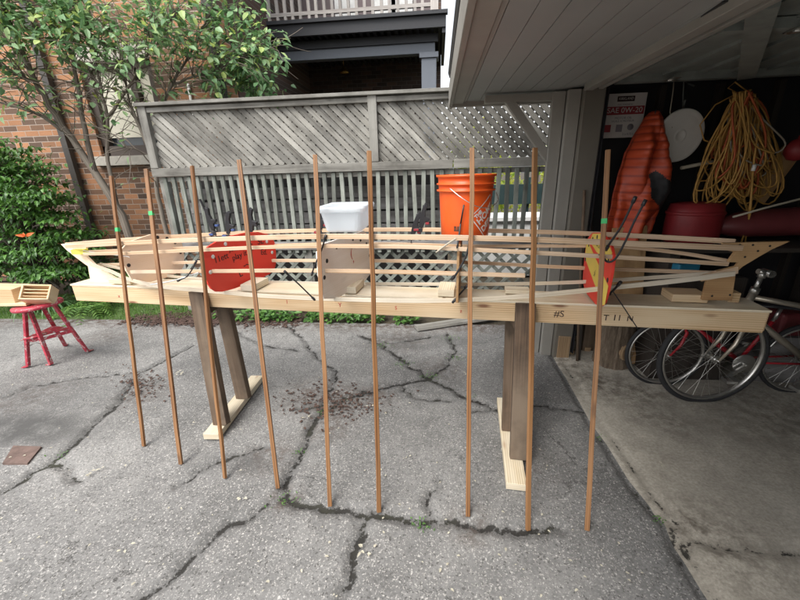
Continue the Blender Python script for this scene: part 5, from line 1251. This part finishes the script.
b.add(vs, [(i * n + k, i * n + (k + 1) % n, (i + 1) * n + (k + 1) % n, (i + 1) * n + k) for i in range(len(rings) - 1) for k in range(n)] + [tuple(range(n))[::-1], tuple(range((len(rings) - 1) * n, len(rings) * n))], None, False)
b.build('tub', M['frost'], t)
b = MB(); rr_ = [rring(W_ * 1.02, .345, zt_ - .02), rring(W_ * 1.03, .35, zt_ - .004), rring(W_ * 1.0, .34, zt_ + .004), rring(W_ * .8, .27, zt_ + .006)]
vs = [p for r_ in rr_ for p in r_]; b.add(vs, [(i * n + k, i * n + (k + 1) % n, (i + 1) * n + (k + 1) % n, (i + 1) * n + k) for i in range(3) for k in range(n)] + [tuple(range(3 * n, 4 * n))]); b.build('lid', M['frost'], t)

# ------------------------------------------------------------------ nine poles
poles = [((144, 446), (111, 176)), ((181, 464), (146, 169)), ((225, 478), (192, 166)), ((278, 488), (239, 160)), ((330, 506), (315, 155)), ((379, 512), (369, 151)), ((468, 516), (472, 148)), ((528, 530), (535, 148)), ((587, 530), (608, 150))]
words = ['leftmost of the nine thin wooden poles, green tape at mid height', 'second wooden pole from the left, with a green tape mark near its top', 'third wooden pole from the left, in front of the red panel edge', 'fourth wooden pole from the left, crossing the red panel', 'fifth wooden pole from the left, beside the plastic bin', 'sixth pole from the left, standing in the middle of the picture', 'third pole from the right, darker wood in front of the orange bucket', 'second pole from the right, in front of the right sawhorse', 'rightmost thin wooden pole, green tape mark, by the red and yellow panel']
for i, ((bxp, byp), (txp, typ)) in enumerate(poles):
    B = gz(bxp, byp, .006); gY = axisY(B.x * 1.05) - halfw(B.x * 1.05) - .028
    Yt = B.y + (gY - B.y) * 1.62 / 1.25; T = at(txp, typ, Yt)
    root = empty('wooden_pole', B, words[i], 'pole', 'thin wooden poles leaning on the boat frame')
    b = MB(); P = [B.lerp(T, k / 8) + V((U(-.003, .003), 0, 0)) * (1 if 0 < k < 8 else 0) for k in range(9)]
    ux = (T - B).normalized().cross(V((1, 0, 0))); ang = U(-.5, .5); up = Matrix.Rotation(ang, 3, (T - B).normalized()) @ V((0, -1, .1))
    b.strip(P, .0205, .014, up=tuple(up)); b.build('shaft', M['cedar'], root, bevel=.0015)
    tp_ = {0: .80, 1: .84, 8: .78}.get(i)
    if tp_:
        tt = {0: (120, 230), 1: (151, 214), 8: (604, 222)}[i]; z = at(tt[0], tt[1], gY).z; f_ = (z - B.z) / (T.z - B.z); c = B.lerp(T, f_)
        d = (T - B).normalized(); b = MB(); b.beam(c - d * .011, c + d * .011, .0222, .0158, up=tuple(up)); b.build('tape_mark', M['greentape'], root)

# ------------------------------------------------------------------ red step stool and boxes
ft = [gz(29, 368), gz(52, 366), gz(88, 353), gz(66, 347)]
sc = sum(ft, V((0, 0, 0))) / 4; ZS = .60
st_ = empty('step_stool', (sc.x, sc.y, 0), 'chipped red metal step stool on the asphalt by the lawn', 'stool')
cS = gz(37, 303, ZS); cS = V((cS.x, cS.y, ZS)); tilt = Matrix.Rotation(R(-4), 3, 'Y')
b = MB(); b.lathe(cS, [(0, .0), (.155, .0), (.165, -.006), (.168, -.016), (.165, -.03), (.158, -.03), (.155, -.012), (0, -.012)], 40, tilt); b.build('seat', M['redmetal'], st_)
legs = []
for i, f_ in enumerate(ft):
    d = (f_ - V((cS.x, cS.y, 0))); a = math.atan2(d.y, d.x); top = cS + V((math.cos(a) * .11, math.sin(a) * .11, -.02)); legs.append((top, f_))
    b = MB(); f_ = V((f_.x, f_.y, .018)); b.beam(top, f_, .030, .022, up=(math.cos(a), math.sin(a), .2)); b.beam(f_, f_ + V((math.cos(a) * .05, math.sin(a) * .05, -.006)), .034, .008); b.build('leg', M['redmetal'], st_, bevel=.003)
mid = [t_.lerp(f_, .55) for t_, f_ in legs]
b = MB(); 
for i in range(4): b.beam(mid[i], mid[(i + 1) % 4], .006, .028)
b.build('brace', M['redmetal'], st_)
b = MB(); z = mid[0].z + .035; pts = [V((p.x, p.y, z)) for p in mid]; cen = sum(pts, V((0, 0, 0))) / 4; pts = [cen + (p - cen) * .93 for p in pts]
pts[0] += (pts[0] - pts[3]) * .25; pts[1] += (pts[1] - pts[2]) * .25
b.add(pts + [p - V((0, 0, .012)) for p in pts], [(0, 1, 2, 3), (7, 6, 5, 4), (0, 4, 5, 1), (1, 5, 6, 2), (2, 6, 7, 3), (3, 7, 4, 0)]); b.build('step', M['redmetal'], st_, bevel=.004)
b = MB(); b.tube([mid[0] - V((0, 0, .05)), mid[1]], .004, 6); b.tube([mid[1] - V((0, 0, .05)), mid[0]], .004, 6); b.build('cross_rod', M['steel'], st_)
# two wooden boxes on the stool
ang = R(14)
p1 = at(18, 293, cS.y); z1 = ZS + .006
def openbox(c, d, Rm, name, label, slats=0):
    t = empty(name, c - V((0, 0, d[2] / 2)), label, 'wooden box'); th = .012; b = MB()
    for (o, s) in (((0, 0, -d[2] / 2 + th / 2), (d[0], d[1], th)), ((0, 0, d[2] / 2 - th / 2), (d[0], d[1], th)), ((-d[0] / 2 + th / 2, 0, 0), (th, d[1] - .001, d[2] - 2 * th)), ((0, d[1] / 2 - th / 2, 0), (d[0] - 2 * th, th, d[2] - 2 * th)), ((d[0] / 2 - th / 2, 0, 0), (th, d[1] - .001, d[2] - 2 * th))):
        b.box(c + Rm @ V(o), s, Rm)
    b.build('shell', M['pine'], t, bevel=.0015)
    if slats:
        b = MB()
        for k in range(slats): b.box(c + Rm @ V((0, .0, -d[2] * .25 + k * d[2] * .22)), (d[0] - 2 * th, d[1] * .8, .006), Rm)
        b.build('slat', M['pine'], t)
    return t
Rm1 = Matrix.Rotation(R(10), 3, 'Z') @ Matrix.Rotation(R(4), 3, 'Y')
c1 = at(12, 290, cS.y - .02); c1.z = ZS + .095
b = MB(); b.box(c1 + V((-.06, 0, -.01)), (.24, .17, .13), Rm1); t1 = b.build('wooden_box', M['pine'], bevel=.002, label='closed pine box lying on the red stool at the left edge', cat='wooden box', group='pine boxes on the stool')
c2 = at(38, 291, cS.y - .03); c2.z = ZS + .085
Rm2 = Matrix.Rotation(R(22), 3, 'Z') @ Matrix.Rotation(R(8), 3, 'Y') @ Matrix.Rotation(R(-38), 3, 'X')
t2 = openbox(c2, (.19, .12, .13), Rm2, 'wooden_box', 'open fronted pine box with slats inside, tilted on the red stool', 3); t2['group'] = 'pine boxes on the stool'
b = MB(); q = at(-8, 305, cS.y); b.beam((q.x - .12, cS.y - .05, ZS + .012), (cS.x + .02, cS.y - .03, ZS + .02), .14, .02); b.build('pine_board', M['pine'], bevel=.002, label='pine offcut board under the closed box, poking off the stool to the left', cat='board')
